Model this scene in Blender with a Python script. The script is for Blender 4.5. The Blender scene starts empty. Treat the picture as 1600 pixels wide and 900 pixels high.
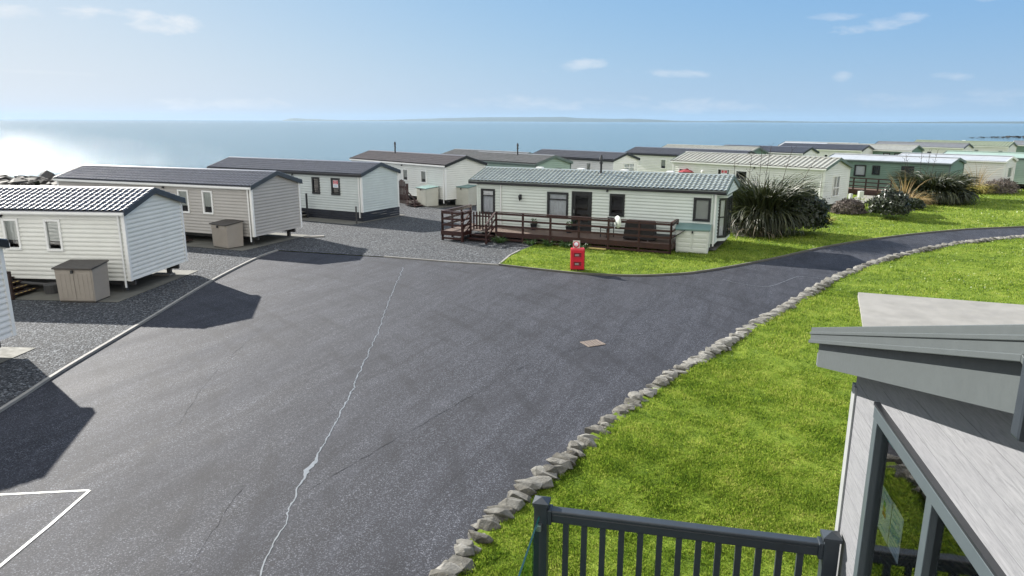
import bpy, bmesh, math, random
import numpy as np
from mathutils import Vector, Matrix, noise
R=math.radians
random.seed(7); rng=np.random.default_rng(7)
scn=bpy.context.scene
col=scn.collection

# ------------------------------------------------------------------ helpers
class MB:
    """collects geometry for ONE mesh object"""
    def __init__(s): s.v=[]; s.f=[]
    def quad(s,a,b,c,d):
        n=len(s.v); s.v+= [tuple(a),tuple(b),tuple(c),tuple(d)]; s.f.append((n,n+1,n+2,n+3))
    def poly(s,pts):
        n=len(s.v); s.v+=[tuple(p) for p in pts]; s.f.append(tuple(range(n,n+len(pts))))
    def hexa(s,p):      # 8 points: bottom 0-3 (ccw seen from above), top 4-7
        n=len(s.v); s.v+=[tuple(q) for q in p]
        for f in ((3,2,1,0),(4,5,6,7),(0,1,5,4),(1,2,6,5),(2,3,7,6),(3,0,4,7)): s.f.append(tuple(n+i for i in f))
    def box(s,x0,y0,z0,x1,y1,z1):
        if x0>x1:x0,x1=x1,x0
        if y0>y1:y0,y1=y1,y0
        if z0>z1:z0,z1=z1,z0
        s.hexa([(x0,y0,z0),(x1,y0,z0),(x1,y1,z0),(x0,y1,z0),(x0,y0,z1),(x1,y0,z1),(x1,y1,z1),(x0,y1,z1)])
    def bar(s,p,q,w,h,up=(0,0,1)):
        p=Vector(p);q=Vector(q);d=(q-p).normalized();u=Vector(up)
        r=d.cross(u)
        if r.length<1e-4: r=d.cross(Vector((0,1,0)))
        r.normalize();u=r.cross(d).normalized()
        a=r*w/2;b=u*h/2
        s.hexa([p-a-b,p+a-b,q+a-b,q-a-b,p-a+b,p+a+b,q+a+b,q-a+b])
    def tube(s,p,q,r0,r1=None,n=10,cap=True):
        r1=r0 if r1 is None else r1
        p=Vector(p);q=Vector(q);d=(q-p).normalized()
        t=Vector((1,0,0)) if abs(d.x)<.9 else Vector((0,1,0))
        a=d.cross(t).normalized();b=d.cross(a)
        k=len(s.v)
        for c,r in ((p,r0),(q,r1)):
            for i in range(n):
                an=2*math.pi*i/n; s.v.append(tuple(c+(a*math.cos(an)+b*math.sin(an))*r))
        for i in range(n):
            j=(i+1)%n; s.f.append((k+i,k+n+i,k+n+j,k+j))
        if cap: s.f.append(tuple(k+i for i in range(n))); s.f.append(tuple(k+n+i for i in reversed(range(n))))
    def lathe(s,c,prof,n=16,axis='z'):
        k=len(s.v)
        for r,z in prof:
            for i in range(n):
                an=2*math.pi*i/n
                if axis=='z': s.v.append((c[0]+r*math.cos(an),c[1]+r*math.sin(an),c[2]+z))
                else: s.v.append((c[0]+r*math.cos(an),c[1]+z,c[2]+r*math.sin(an)))
        for m in range(len(prof)-1):
            for i in range(n):
                j=(i+1)%n; s.f.append((k+m*n+i,k+m*n+j,k+(m+1)*n+j,k+(m+1)*n+i))
    def add(s,o):
        n=len(s.v); s.v+=o.v; s.f+=[tuple(n+i for i in f) for f in o.f]
    def build(s,name,m,parent=None,bevel=0,smooth=False,loc=None):
        me=bpy.data.meshes.new(name); me.from_pydata(s.v,[],s.f); me.update()
        if smooth: me.polygons.foreach_set('use_smooth',[True]*len(me.polygons))
        o=bpy.data.objects.new(name,me); col.objects.link(o); o.data.materials.append(m)
        if parent: o.parent=parent
        if loc: o.location=loc
        if bevel:
            b=o.modifiers.new('bevel','BEVEL'); b.width=bevel; b.segments=2; b.limit_method='ANGLE'
        return o
def tag(o,label=None,cat=None,group=None,kind=None):
    if label:o['label']=label
    if cat:o['category']=cat
    if group:o['group']=group
    if kind:o['kind']=kind
    return o
def empty(name,loc,rz=0,label=None,cat=None,group=None):
    o=bpy.data.objects.new(name,None); col.objects.link(o); o.location=loc; o.rotation_euler=(0,0,rz); o.empty_display_size=.3
    return tag(o,label,cat,group)
def np_mesh(name,V,F,m,parent=None,smooth=False):
    """V (n,3) float, F (k,3|4) int arrays"""
    me=bpy.data.meshes.new(name); n=F.shape[1]
    me.vertices.add(len(V)); me.vertices.foreach_set('co',V.astype(np.float32).ravel())
    me.loops.add(F.size); me.loops.foreach_set('vertex_index',F.astype(np.int32).ravel())
    me.polygons.add(len(F)); me.polygons.foreach_set('loop_start',np.arange(0,F.size,n,dtype=np.int32))
    me.update(calc_edges=True); me.validate()
    if smooth: me.polygons.foreach_set('use_smooth',[True]*len(me.polygons))
    me.materials.append(m); o=bpy.data.objects.new(name,me); col.objects.link(o)
    if parent:o.parent=parent
    return o

# ------------------------------------------------------------------ materials
class NT:
    def __init__(s,name):
        s.m=bpy.data.materials.new(name); s.m.use_nodes=True; s.t=s.m.node_tree; s.n=s.t.nodes; s.l=s.t.links
        s.b=s.n['Principled BSDF']; s.out=s.n['Material Output']
    def node(s,t,**k):
        n=s.n.new(t)
        for a,b in k.items():
            if a.startswith('i_'):
                key=a[2:]; key=int(key) if key.isdigit() else key.replace('_',' ')
                n.inputs[key].default_value=b
            else: setattr(n,a,b)
        return n
    def coord(s,sc=None,kind='Object'):
        c=s.node('ShaderNodeTexCoord')
        if sc is None: return c.outputs[kind]
        mp=s.node('ShaderNodeMapping'); mp.inputs['Scale'].default_value=sc; s.l.new(c.outputs[kind],mp.inputs[0]); return mp.outputs[0]
    def noise(s,vec,scale,detail=4,rough=.55,dist=0):
        n=s.node('ShaderNodeTexNoise',i_Scale=scale,i_Detail=detail,i_Roughness=rough,i_Distortion=dist); s.l.new(vec,n.inputs['Vector']); return n.outputs[0]
    def ramp(s,fac,stops):
        r=s.node('ShaderNodeValToRGB'); e=r.color_ramp.elements
        while len(e)<len(stops): e.new(.5)
        for k,(p,c) in enumerate(stops):
            e[k].position=p; e[k].color=(*c,1) if len(c)==3 else c
        s.l.new(fac,r.inputs[0]); return r.outputs[0]
    def mix(s,fac,a,b,mode='MIX'):
        n=s.node('ShaderNodeMix',data_type='RGBA',blend_type=mode)
        for sock,val in ((n.inputs[0],fac),(n.inputs[6],a),(n.inputs[7],b)):
            if hasattr(val,'links') or hasattr(val,'is_output'): s.l.new(val,sock)
            elif isinstance(val,(int,float)): sock.default_value=val
            else: sock.default_value=(*val,1)
        return n.outputs[2]
    def bump(s,h,strength,dist=.01,chain=None):
        b=s.node('ShaderNodeBump',i_Strength=strength,i_Distance=dist); s.l.new(h,b.inputs['Height'])
        if chain: s.l.new(chain,b.inputs['Normal'])
        return b.outputs[0]
    def math(s,op,a,b=0):
        n=s.node('ShaderNodeMath',operation=op)
        for sock,val in ((n.inputs[0],a),(n.inputs[1],b)):
            if isinstance(val,(int,float)): sock.default_value=val
            else: s.l.new(val,sock)
        return n.outputs[0]
def v3(c,k=1): return tuple(min(1,x*k) for x in c)
def pm(name,c,rough=.5,metal=0,var=.12,vs=2.,dirt=0,bump=0,bs=60,spec=.5,coat=0):
    t=NT(name); co=t.coord()
    n=t.noise(co,vs,5,.6)
    base=t.ramp(n,[(.3,v3(c,1-var)),(.7,v3(c,1+var))])
    if dirt:
        d=t.noise(t.coord((1.2,1.2,6)),1.6,6,.7)
        base=t.mix(t.math('MULTIPLY',t.ramp(d,[(.45,(0,0,0)),(.8,(1,1,1))]),dirt),base,v3((c[0]*.5,c[1]*.52,c[2]*.42)))
    t.l.new(base,t.b.inputs['Base Color'])
    t.b.inputs['Roughness'].default_value=rough; t.b.inputs['Metallic'].default_value=metal
    t.b.inputs['Specular IOR Level'].default_value=spec
    if coat: t.b.inputs['Coat Weight'].default_value=coat
    rn=t.noise(co,vs*4,3); rr=t.node('ShaderNodeMapRange'); rr.inputs[3].default_value=rough*.8; rr.inputs[4].default_value=min(1,rough*1.25)
    t.l.new(rn,rr.inputs[0]); t.l.new(rr.outputs[0],t.b.inputs['Roughness'])
    if bump: t.l.new(t.bump(t.noise(co,bs,4),bump,.004),t.b.inputs['Normal'])
    return t.m
def glass(name,tint=(.75,.8,.8),f=1.0,rough=.02):
    t=NT(name); g=t.node('ShaderNodeBsdfGlossy',i_Roughness=rough); tr=t.node('ShaderNodeBsdfTransparent'); tr.inputs[0].default_value=(*tint,1)
    fr=t.node('ShaderNodeFresnel',i_IOR=1.55); 
    w=t.noise(t.coord(),1.3,2); bn=t.bump(w,.25,.01); t.l.new(bn,g.inputs['Normal'])
    mx=t.node('ShaderNodeMixShader'); t.l.new(t.math('MINIMUM',t.math('MULTIPLY',fr.outputs[0],1.9*f),1.0),mx.inputs[0]); t.l.new(tr.outputs[0],mx.inputs[1]); t.l.new(g.outputs[0],mx.inputs[2])
    t.l.new(mx.outputs[0],t.out.inputs[0]); return t.m
M={}
M['clad_cream']=pm('vinyl cladding cream',(.66,.67,.635),.45,var=.05,vs=1.2,dirt=.12)
M['clad_sage']=pm('vinyl cladding pale sage',(.56,.615,.575),.45,var=.05,vs=1.2,dirt=.12)
M['clad_mist']=pm('vinyl cladding misty green',(.50,.55,.54),.42,var=.05,vs=1.2,dirt=.12)
M['clad_grey']=pm('vinyl cladding warm grey',(.37,.355,.335),.45,var=.05,vs=1.2,dirt=.12)
M['clad_white']=pm('vinyl cladding white',(.69,.69,.67),.42,var=.04,vs=1.2,dirt=.15)
M['clad_green']=pm('cladding mid green',(.12,.20,.15),.5,var=.08,vs=1.2,dirt=.15)
M['clad_mint']=pm('cladding mint',(.30,.40,.34),.5,var=.06,vs=1.2,dirt=.12)
M['white']=pm('white upvc',(.74,.75,.74),.35,var=.03)
M['black']=pm('black trim',(.012,.014,.018),.42,var=.2)
M['anthra']=pm('anthracite upvc',(0.0108,0.0126,0.0144),.4,var=.15)
M['slate']=pm('slate trim',(.035,.045,.06),.45,var=.15)
M['greentrim']=pm('grey green trim',(.10,.14,.13),.45,var=.15)
def roofmat(n,c,rough=.38,spec=.6): return pm(n,c,rough,var=.22,vs=3.5,dirt=.25,spec=spec,bump=.12,bs=25,coat=.35)
M['roof_blue']=roofmat('roof tiles dark slate blue',(.060,.068,.090),.40,1.0)
M['roof_steel']=roofmat('roof tiles steel blue',(.10,.105,.125),.36,1.0)
M['roof_brown']=roofmat('roof tiles dark brown',(.115,.10,.098),.38,.9)
M['roof_char']=roofmat('roof tiles charcoal',(.085,.088,.10),.4,.9)
M['roof_green']=roofmat('roof tiles grey green',(.232,.262,.245),.38,.85)
M['roof_cream']=roofmat('roof sheet weathered cream',(.30,.30,.26),.45)
M['roof_grey']=roofmat('roof tiles weathered grey',(.17,.17,.165),.45)
M['roof_moss']=roofmat('roof sheet yellow green',(.20,.23,.14),.45)
M['roof_white']=pm('roof sheet white aluminium',(.36,.38,.40),.35,var=.08,dirt=.2)
M['roof_mint']=pm('roof sheet mint aluminium',(.27,.36,.31),.4,var=.06,dirt=.15)
M['pane']=glass('window glass',(.93,.95,.95))
M['curtain']=pm('net curtain',(.78,.80,.84),.9,var=.06,vs=12)
M['blind']=pm('roller blind',(.52,.54,.52),.9,var=.06)
M['inside']=pm('caravan interior',(.10,.095,.09),.9)
M['wood']=pm('red brown stained timber',(0.0297,0.007128,0.005184),.55,var=.3,vs=5,dirt=.2,bump=.2,bs=80)
M['wooddark']=pm('dark brown stained timber',(.028,.014,.011),.6,var=.3,vs=5,bump=.2,bs=80)
M['deckboard']=pm('weathered deck boards',(0.112,0.0756,0.0588),.7,var=.25,vs=5,dirt=.3,bump=.2,bs=60)
M['skirt']=pm('dark skirting boards',(.018,.021,.03),.5,var=.2)
M['under']=pm('galvanised chassis in dirt',(.05,.05,.05),.7,var=.3)
M['rubber']=pm('tyre rubber',(.02,.02,.02),.8)
M['concrete']=pm('concrete pad',(0.119,0.1176,0.1015),.85,var=.18,vs=1.5,dirt=.35,bump=.3,bs=30)
M['slab']=pm('new concrete',(0.22,0.2145,0.2008),.8,var=.16,vs=1.2,dirt=.25,bump=.3,bs=20)
M['metal']=pm('galvanised steel',(.35,.36,.37),.4,.9)
M['steps_yellow']=pm('yellow anti slip strip',(.55,.42,.12),.7)
M['red']=pm('red glass fibre',(.52,.012,.03),.35,var=.06,coat=.3)
M['reddark']=pm('red recess',(.16,.008,.012),.5)
M['signred']=pm('sign red',(.5,.02,.04),.5,var=.03)
M['signwhite']=pm('sign white',(.72,.72,.76),.5,var=.03)
M['signblue']=pm('print blue',(.18,.36,.52),.5)
M['signteal']=pm('print teal',(.10,.42,.40),.5)
M['signgreen']=pm('print green',(.05,.35,.08),.5)
M['signyellow']=pm('print yellow',(.7,.55,.05),.5)
M['signorange']=pm('print red orange',(.6,.12,.03),.5)
M['boxbeige']=pm('resin box warm grey',(.30,.27,.235),.6,var=.06,dirt=.1)
M['boxcream']=pm('resin box pale cream',(.50,.50,.44),.6,var=.06,dirt=.1)
M['boxwhite']=pm('resin box off white',(.55,.58,.54),.55,var=.05,dirt=.12)
M['boxlid']=pm('resin lid dark brown',(.045,.04,.036),.5)
M['boxlidgreen']=pm('resin lid dull green',(.13,.22,.21),.5,var=.1)
M['fascia']=pm('grey foil fascia',(0.0675,0.0775,0.079),.45,var=.03,vs=6,spec=.35)
M['railing']=pm('dark grey blue composite rail',(0.0224,0.0296,0.0376),.42,var=.12,vs=8,bump=.1,bs=120)
M['lodgeframe']=pm('grey window frame',(0.057,0.072,0.081),.38,var=.06)
M['lodgeglass']=glass('lodge glass',(.80,.86,.84),.85,.01)
M['railglass']=glass('toughened rail glass',(.34,.62,.54),.45,.01)
M['glassedge']=pm('glass edge teal',(.004,.03,.03),.2)
M['trimwhite']=pm('pale corner trim',(0.275,0.285,0.29),.4)
def hides(name,a,b,c,tr=.25,scale=9,rough=.5):
    """leaf / grass blades: colour varies blade by blade, light passes through"""
    t=NT(name); g=t.node('ShaderNodeNewGeometry'); co=t.coord()
    n=t.noise(co,scale,3)
    r=t.math('ADD',t.math('MULTIPLY',g.outputs['Random Per Island'],.55),t.math('MULTIPLY',n,.45))
    cc=t.ramp(r,[(.2,a),(.5,b),(.8,c)])
    t.l.new(cc,t.b.inputs['Base Color']); t.b.inputs['Roughness'].default_value=rough
    tl=t.node('ShaderNodeBsdfTranslucent'); t.l.new(t.mix(.5,cc,v3(b,1.6)),tl.inputs[0])
    mx=t.node('ShaderNodeMixShader',i_0=tr); t.l.new(t.b.outputs[0],mx.inputs[1]); t.l.new(tl.outputs[0],mx.inputs[2]); t.l.new(mx.outputs[0],t.out.inputs[0])
    return t.m
M['flax']=hides('flax leaves',(0.01105,0.01755,0.005616),(0.02764,0.03627,0.01217),(0.06757,0.07605,0.02808),.18,3,.5)
M['flaxdead']=hides('dead flax leaves',(0.088,0.0715,0.044),(0.165,0.1375,0.0935),(0.231,0.2035,0.154),.1,3,.6)
M['stalk']=pm('flower stalk',(.035,.025,.018),.7)
M['shrub']=hides('small dark leaves',(0.0064,0.0121,0.003808),(0.01408,0.02419,0.006528),(0.032,0.04704,0.01632),.12,3,.35)
M['shrubgrey']=hides('silver edged leaves',(0.0081,0.0135,0.006885),(0.02363,0.03375,0.01721),(0.108,0.1215,0.08032),.12,3,.35)
M['lavender']=hides('grey lavender twigs',(.07,.06,.05),(.15,.125,.11),(.23,.19,.17),.15,3,.8)
M['tan']=hides('dry tan grass',(.16,.11,.04),(.32,.22,.09),(.42,.34,.18),.3,3,.6)
M['yellowgrass']=hides('yellow green grass leaves',(.10,.12,.03),(.26,.24,.06),(.40,.30,.09),.3,3,.5)
M['weed']=hides('weed leaves',(.02,.05,.01),(.04,.09,.02),(.07,.14,.04),.2,5,.5)
# ---- ground materials
def grassmat(name):
    t=NT(name); g=t.node('ShaderNodeNewGeometry'); co=t.coord()
    big=t.noise(co,.35,4,.6); mid=t.noise(co,2.3,4,.6); 
    r=t.math('ADD',t.math('MULTIPLY',g.outputs['Random Per Island'],.26),t.math('ADD',t.math('MULTIPLY',big,.36),t.math('MULTIPLY',mid,.44)))
    cc=t.ramp(r,[(.36,(0.0558,0.1086,0.01116)),(.48,(0.1302,0.2107,0.02009)),(.58,(0.2294,0.3129,0.03571)),(.72,(0.372,0.3959,0.1004))])
    t.l.new(cc,t.b.inputs['Base Color']); t.b.inputs['Roughness'].default_value=.45
    tl=t.node('ShaderNodeBsdfTranslucent'); t.l.new(cc,tl.inputs[0])
    mx=t.node('ShaderNodeMixShader',i_0=.42); t.l.new(t.b.outputs[0],mx.inputs[1]); t.l.new(tl.outputs[0],mx.inputs[2]); t.l.new(mx.outputs[0],t.out.inputs[0]); return t.m
M['grass']=grassmat('lawn grass blades')
def lawnmat():
    t=NT('lawn turf'); co=t.coord()
    a=t.noise(co,.35,4,.6); b=t.noise(co,2.3,5,.65); c=t.noise(co,28,3,.7)
    r=t.math('ADD',t.math('MULTIPLY',a,.34),t.math('ADD',t.math('MULTIPLY',b,.34),t.math('MULTIPLY',c,.34)))
    cc=t.ramp(r,[(.38,(0.0372,0.06386,0.008928)),(.5,(0.1054,0.1597,0.01674)),(.62,(0.186,0.2363,0.03348)),(.73,(0.2604,0.2554,0.0837))])
    t.l.new(cc,t.b.inputs['Base Color']); t.b.inputs['Roughness'].default_value=.95; t.b.inputs['Specular IOR Level'].default_value=.1
    t.l.new(t.bump(c,.8,.03),t.b.inputs['Normal']); return t.m
M['lawn']=lawnmat()
def gravelmat():
    t=NT('slate gravel'); co=t.coord()
    vo=t.node('ShaderNodeTexVoronoi',i_Scale=24.,voronoi_dimensions='3D'); t.l.new(co,vo.inputs['Vector'])
    sep=t.node('ShaderNodeSeparateColor'); t.l.new(vo.outputs['Color'],sep.inputs[0])
    v2=t.node('ShaderNodeTexVoronoi',i_Scale=60.); t.l.new(co,v2.inputs['Vector']); s2=t.node('ShaderNodeSeparateColor'); t.l.new(v2.outputs['Color'],s2.inputs[0])
    cc=t.ramp(sep.outputs[0],[(.0,(0.005411,0.005933,0.007466)),(.45,(0.02436,0.02671,0.03191)),(.75,(0.07574,0.08306,0.09367)),(.95,(0.2705,0.2908,0.3121))])
    c2=t.ramp(s2.outputs[0],[(.0,(0.007376,0.00809,0.009872)),(.6,(0.03935,0.04315,0.04937)),(1,(0.2065,0.2212,0.2406))])
    cc=t.mix(.4,cc,c2)
    big=t.noise(co,.5,5,.65); cc=t.mix(t.math('MULTIPLY',t.ramp(big,[(.42,(0,0,0)),(.7,(1,1,1))]),.30),cc,(0.08798,0.09068,0.09331))
    t.l.new(cc,t.b.inputs['Base Color']); t.b.inputs['Roughness'].default_value=.85; t.b.inputs['Specular IOR Level'].default_value=.2
    h=t.math('SUBTRACT',1.0,vo.outputs['Distance'])
    t.l.new(t.bump(t.math('ADD',h,sep.outputs[1]),1.0,.03),t.b.inputs['Normal']); return t.m
M['gravel']=gravelmat()
def tarmac(name,k=1.):
    t=NT(name); co=t.coord()
    vo=t.node('ShaderNodeTexVoronoi',i_Scale=66.); t.l.new(co,vo.inputs['Vector']); sp=t.node('ShaderNodeSeparateColor'); t.l.new(vo.outputs['Color'],sp.inputs[0])
    fine=t.noise(co,38,5,.75); 
    cc=t.ramp(sp.outputs[0],[(0,v3((.024,.025,.030),k)),(.55,v3((.055,.057,.066),k)),(.82,v3((.16,.16,.175),k)),(1,v3((.62,.62,.62),k))])
    f=t.ramp(fine,[(.38,v3((.018,.019,.023),k)),(.62,v3((.12,.12,.132),k))]); cc=t.mix(.45,cc,f)
    # patches of wear, a few metres long, drawn out along the lane
    mp=t.node('ShaderNodeMapping'); mp.vector_type='TEXTURE'; mp.inputs['Rotation'].default_value=(0,0,R(-22)); mp.inputs['Scale'].default_value=(1.,6.5,1); t.l.new(co,mp.inputs[0])
    w=t.noise(mp.outputs[0],.9,6,.62,.4); w2=t.noise(co,.33,5,.6)
    cc=t.mix(t.math('MULTIPLY',t.ramp(w,[(.42,(0,0,0)),(.62,(1,1,1))]),.42),cc,v3((.095,.095,.102),k))
    cc=t.mix(t.math('MULTIPLY',t.ramp(w2,[(.5,(0,0,0)),(.68,(1,1,1))]),.38),cc,v3((.034,.034,.040),k))
    w3=t.noise(mp.outputs[0],2.4,7,.72,.8); cc=t.mix(1.,cc,t.ramp(w3,[(.34,(.66,.66,.67)),(.5,(.95,.95,.95)),(.66,(1.25,1.25,1.24))]),'MULTIPLY')
    # faint wheel tracks sweeping round towards the exit of the yard
    wv=t.node('ShaderNodeTexWave',wave_type='RINGS',rings_direction='Z',i_Scale=.30,i_Distortion=2.2,i_Detail=4.,i_Detail_Scale=.35); mp2=t.node('ShaderNodeMapping'); mp2.inputs['Location'].default_value=(24,-6,0); t.l.new(co,mp2.inputs[0]); t.l.new(mp2.outputs[0],wv.inputs['Vector'])
    trk=t.math('MULTIPLY',t.ramp(wv.outputs['Fac'],[(.78,(0,0,0)),(.96,(1,1,1))]),t.ramp(w2,[(.42,(0,0,0)),(.6,(1,1,1))])); cc=t.mix(t.math('MULTIPLY',trk,.45),cc,v3((.036,.036,.040),k))
    cc=t.mix(1.,cc,(.91,.97,1.13),'MULTIPLY')
    t.l.new(cc,t.b.inputs['Base Color'])
    rr=t.node('ShaderNodeMapRange'); rr.inputs[3].default_value=.62; rr.inputs[4].default_value=.85; t.b.inputs['Specular IOR Level'].default_value=.22; t.l.new(w,rr.inputs[0]); t.l.new(rr.outputs[0],t.b.inputs['Roughness'])
    b1=t.bump(sp.outputs[1],.65,.006); b2=t.bump(fine,.5,.012,b1); t.l.new(b2,t.b.inputs['Normal']); return t.m
M['tarmac']=tarmac('tarmac',.39); M['tarmark']=tarmac('tarmac seam',.28)
M['paint']=pm('white road paint',(0.455,0.455,0.442),.6,var=.25,vs=14,dirt=.8,bump=.3,bs=60)
M['spill']=pm('dried white spill',(0.1728,0.1866,0.2004),.35,var=.2,vs=9,dirt=.3)
M['kerbdark']=pm('weathered edging',(0.102,0.099,0.084),.85,var=.2,vs=3,dirt=.5,bump=.3,bs=50)
M['kerb']=pm('kerb concrete',(0.2338,0.2291,0.215),.8,var=.15,vs=3,dirt=.4,bump=.3,bs=50)
M['iron']=pm('rusty pale iron',(0.2352,0.1932,0.1624),.7,var=.3,vs=30)
def stonemat():
    t=NT('field stone'); co=t.coord(); oi=t.node('ShaderNodeObjectInfo'); g=t.node('ShaderNodeNewGeometry')
    ad=t.node('ShaderNodeVectorMath',operation='ADD'); t.l.new(co,ad.inputs[0]); t.l.new(oi.outputs['Location'],ad.inputs[1])
    n=t.noise(ad.outputs[0],5,7,.7); n2=t.noise(ad.outputs[0],26,5,.7)
    r=t.math('ADD',t.math('MULTIPLY',n,.62),t.math('MULTIPLY',t.math('ADD',oi.outputs['Random'],g.outputs['Random Per Island']),.19))
    cc=t.ramp(r,[(.30,(0.0369,0.0328,0.02624)),(.44,(0.0861,0.082,0.0697)),(.58,(0.164,0.1599,0.1435)),(.75,(0.2542,0.246,0.2255))])
    li=t.ramp(n2,[(.56,(0,0,0)),(.7,(1,1,1))]); cc=t.mix(t.math('MULTIPLY',li,.35),cc,(.33,.29,.17))
    t.l.new(cc,t.b.inputs['Base Color']); t.b.inputs['Roughness'].default_value=.85
    t.l.new(t.bump(n2,1.0,.035),t.b.inputs['Normal']); return t.m
M['stone']=stonemat()
M['shorerock']=pm('wet black shore rock',(0.0225,0.0215,0.02),.45,var=.5,vs=1.0,bump=.6,bs=6)
M['shingle']=pm('shore shingle',(0.0416,0.04,0.0368),.7,var=.5,vs=2,bump=.6,bs=6,spec=.08)
def boards():
    t=NT('pale composite boards'); co=t.coord((6,1.4,22)); c0=t.coord()
    g=t.noise(co,4.0,8,.75,.6); g2=t.noise(t.coord((3,.7,7)),1.3,5,.7)
    cc=t.ramp(g,[(.3,(0.11,0.1128,0.1238)),(.5,(0.187,0.1898,0.2008)),(.7,(0.242,0.2448,0.2558))])
    cc=t.mix(t.math('MULTIPLY',t.ramp(g2,[(.45,(0,0,0)),(.7,(1,1,1))]),.35),cc,(0.1485,0.1513,0.165))
    t.l.new(cc,t.b.inputs['Base Color']); t.b.inputs['Roughness'].default_value=.6
    t.l.new(t.bump(g,.5,.004),t.b.inputs['Normal']); return t.m
M['boards']=boards()
def seamat():
    t=NT('sea water'); t.b.inputs['Base Color'].default_value=(.085,.145,.17,1)
    t.b.inputs['Roughness'].default_value=.13; t.b.inputs['IOR'].default_value=1.33; t.b.inputs['Specular IOR Level'].default_value=.3; t.b.inputs['Specular Tint'].default_value=(.42,.46,.50,1)
    a=t.noise(t.coord((.05,.12,1)),1.0,6,.65,.4); b=t.noise(t.coord((.35,.75,1)),1.0,5,.65,.3); c=t.noise(t.coord((.9,1.9,1)),1.0,5,.75)
    n=t.bump(a,1.0,.55); n=t.bump(b,1.0,.32,n); n=t.bump(c,1.0,.15,n); t.l.new(n,t.b.inputs['Normal']); return t.m
M['sea']=seamat()
M['hill']=pm('distant hill',(0.03,0.045,0.025),.9,var=.3,vs=.002)

# ------------------------------------------------------------------ camera
CH=5.876; F=1103.54; P=R(13.2865); RO=R(.21306)
cd=bpy.data.cameras.new('camera'); cam=bpy.data.objects.new('camera',cd); col.objects.link(cam); scn.camera=cam
cd.sensor_width=36; cd.lens=36*F/1600; cd.clip_end=90000; cd.clip_start=.05
fw=Vector((0,math.cos(P),-math.sin(P))); up0=Vector((0,math.sin(P),math.cos(P))); rt0=Vector((1,0,0))
rt=rt0*math.cos(RO)+up0*math.sin(RO); up=-rt0*math.sin(RO)+up0*math.cos(RO)
mt=Matrix((rt,up,-fw)).transposed().to_4x4(); mt.translation=(0,0,CH); cam.matrix_world=mt

# ------------------------------------------------------------------ sky and sun
SAZ=R(-46); SEL=R(27.2)
w=bpy.data.worlds.new('World'); scn.world=w; w.use_nodes=True; nt=w.node_tree; N=nt.nodes; Lk=nt.links
bg=N['Background']; sky=N.new('ShaderNodeTexSky'); sky.sky_type='NISHITA'; sky.sun_disc=False
sky.sun_elevation=SEL; sky.sun_rotation=SAZ; sky.altitude=0; sky.air_density=1.0; sky.dust_density=.35; sky.ozone_density=2.5
tc=N.new('ShaderNodeTexCoord')
def wn(t,**k):
    n=N.new(t)
    for a,b in k.items(): setattr(n,a,b)
    return n
def wm(op,a,b=0.,c=None):
    n=wn('ShaderNodeMath',operation=op)
    for i,v in enumerate((a,b)+((c,) if c is not None else ())):
        if isinstance(v,(int,float)): n.inputs[i].default_value=v
        else: Lk.new(v,n.inputs[i])
    return n.outputs[0]
sx=wn('ShaderNodeSeparateXYZ'); Lk.new(tc.outputs['Generated'],sx.inputs[0])
azn=wm('ARCTAN2',sx.outputs[0],sx.outputs[1]); eln=wm('ARCSINE',sx.outputs[2])
cv=wn('ShaderNodeCombineXYZ'); Lk.new(azn,cv.inputs[0]); Lk.new(eln,cv.inputs[1])
def wnoise(sx_,sy_,sc,det=6,rough=.6):
    mp=wn('ShaderNodeMapping'); mp.inputs['Scale'].default_value=(sx_,sy_,1); Lk.new(cv.outputs[0],mp.inputs[0])
    n=wn('ShaderNodeTexNoise'); n.inputs['Scale'].default_value=sc; n.inputs['Detail'].default_value=det; n.inputs['Roughness'].default_value=rough; n.inputs['Distortion'].default_value=.3; Lk.new(mp.outputs[0],n.inputs['Vector']); return n.outputs[0]
fine=wnoise(1,3,14,7,.65)
def puff(azd,eld,wa,we,tilt=0,strength=1.):
    """one wisp of cloud: an ellipse of noise round a direction of the sky"""
    da=wm('SUBTRACT',azn,R(azd)); de=wm('SUBTRACT',eln,R(eld)); de=wm('SUBTRACT',de,wm('MULTIPLY',da,tilt))
    q=wm('ADD',wm('POWER',wm('ABSOLUTE',wm('DIVIDE',da,R(wa))),2.),wm('POWER',wm('ABSOLUTE',wm('DIVIDE',de,R(we))),2.))
    m=wm('SUBTRACT',1.,q); m=wm('ADD',m,wm('MULTIPLY',wm('SUBTRACT',fine,.5),5.2)); m=wm('SUBTRACT',m,.35)
    n=wn('ShaderNodeClamp'); Lk.new(wm('MULTIPLY',m,strength),n.inputs[0]); return n.outputs[0]
clouds=[(-30.2,6.9,2.5,.7,0,.85),(-33.2,6.7,2.4,.5,0,.6),(-24.7,6.7,3.2,.95,-.05,.8),(5.0,4.2,2.8,.5,.12,.45),(12.8,3.6,4.0,.38,-.04,.42),
 (26.5,6.6,4.2,.55,.14,.40),(34.,8.2,3.,.5,.16,.35),(23.5,7.2,2.2,.3,0,.25),(31.0,3.0,1.3,.4,0,.35),(24.,3.2,.7,.4,0,.3),(-22.,1.2,5.5,.55,0,.45),(3.,1.4,9.,.75,0,.3),(14.,1.2,7.,.7,0,.3),(-32,3.0,4,.2,0,.25),(30,1.6,7,.7,0,.22)]
acc=None
for k in clouds:
    p=puff(*k); acc=p if acc is None else wm('MAXIMUM',acc,p)
K=1/.211; FILL_CLOUD=1.45
sep=wn('ShaderNodeSeparateColor'); Lk.new(sky.outputs[0],sep.inputs[0])
ch=[wm('MULTIPLY',wm('POWER',sep.outputs[i],g),k*K) for i,(g,k) in enumerate(((.66,.124),(.42,.255),(.14,.600)))]
comb=wn('ShaderNodeCombineColor'); [Lk.new(c,comb.inputs[i]) for i,c in enumerate(ch)]
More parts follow.
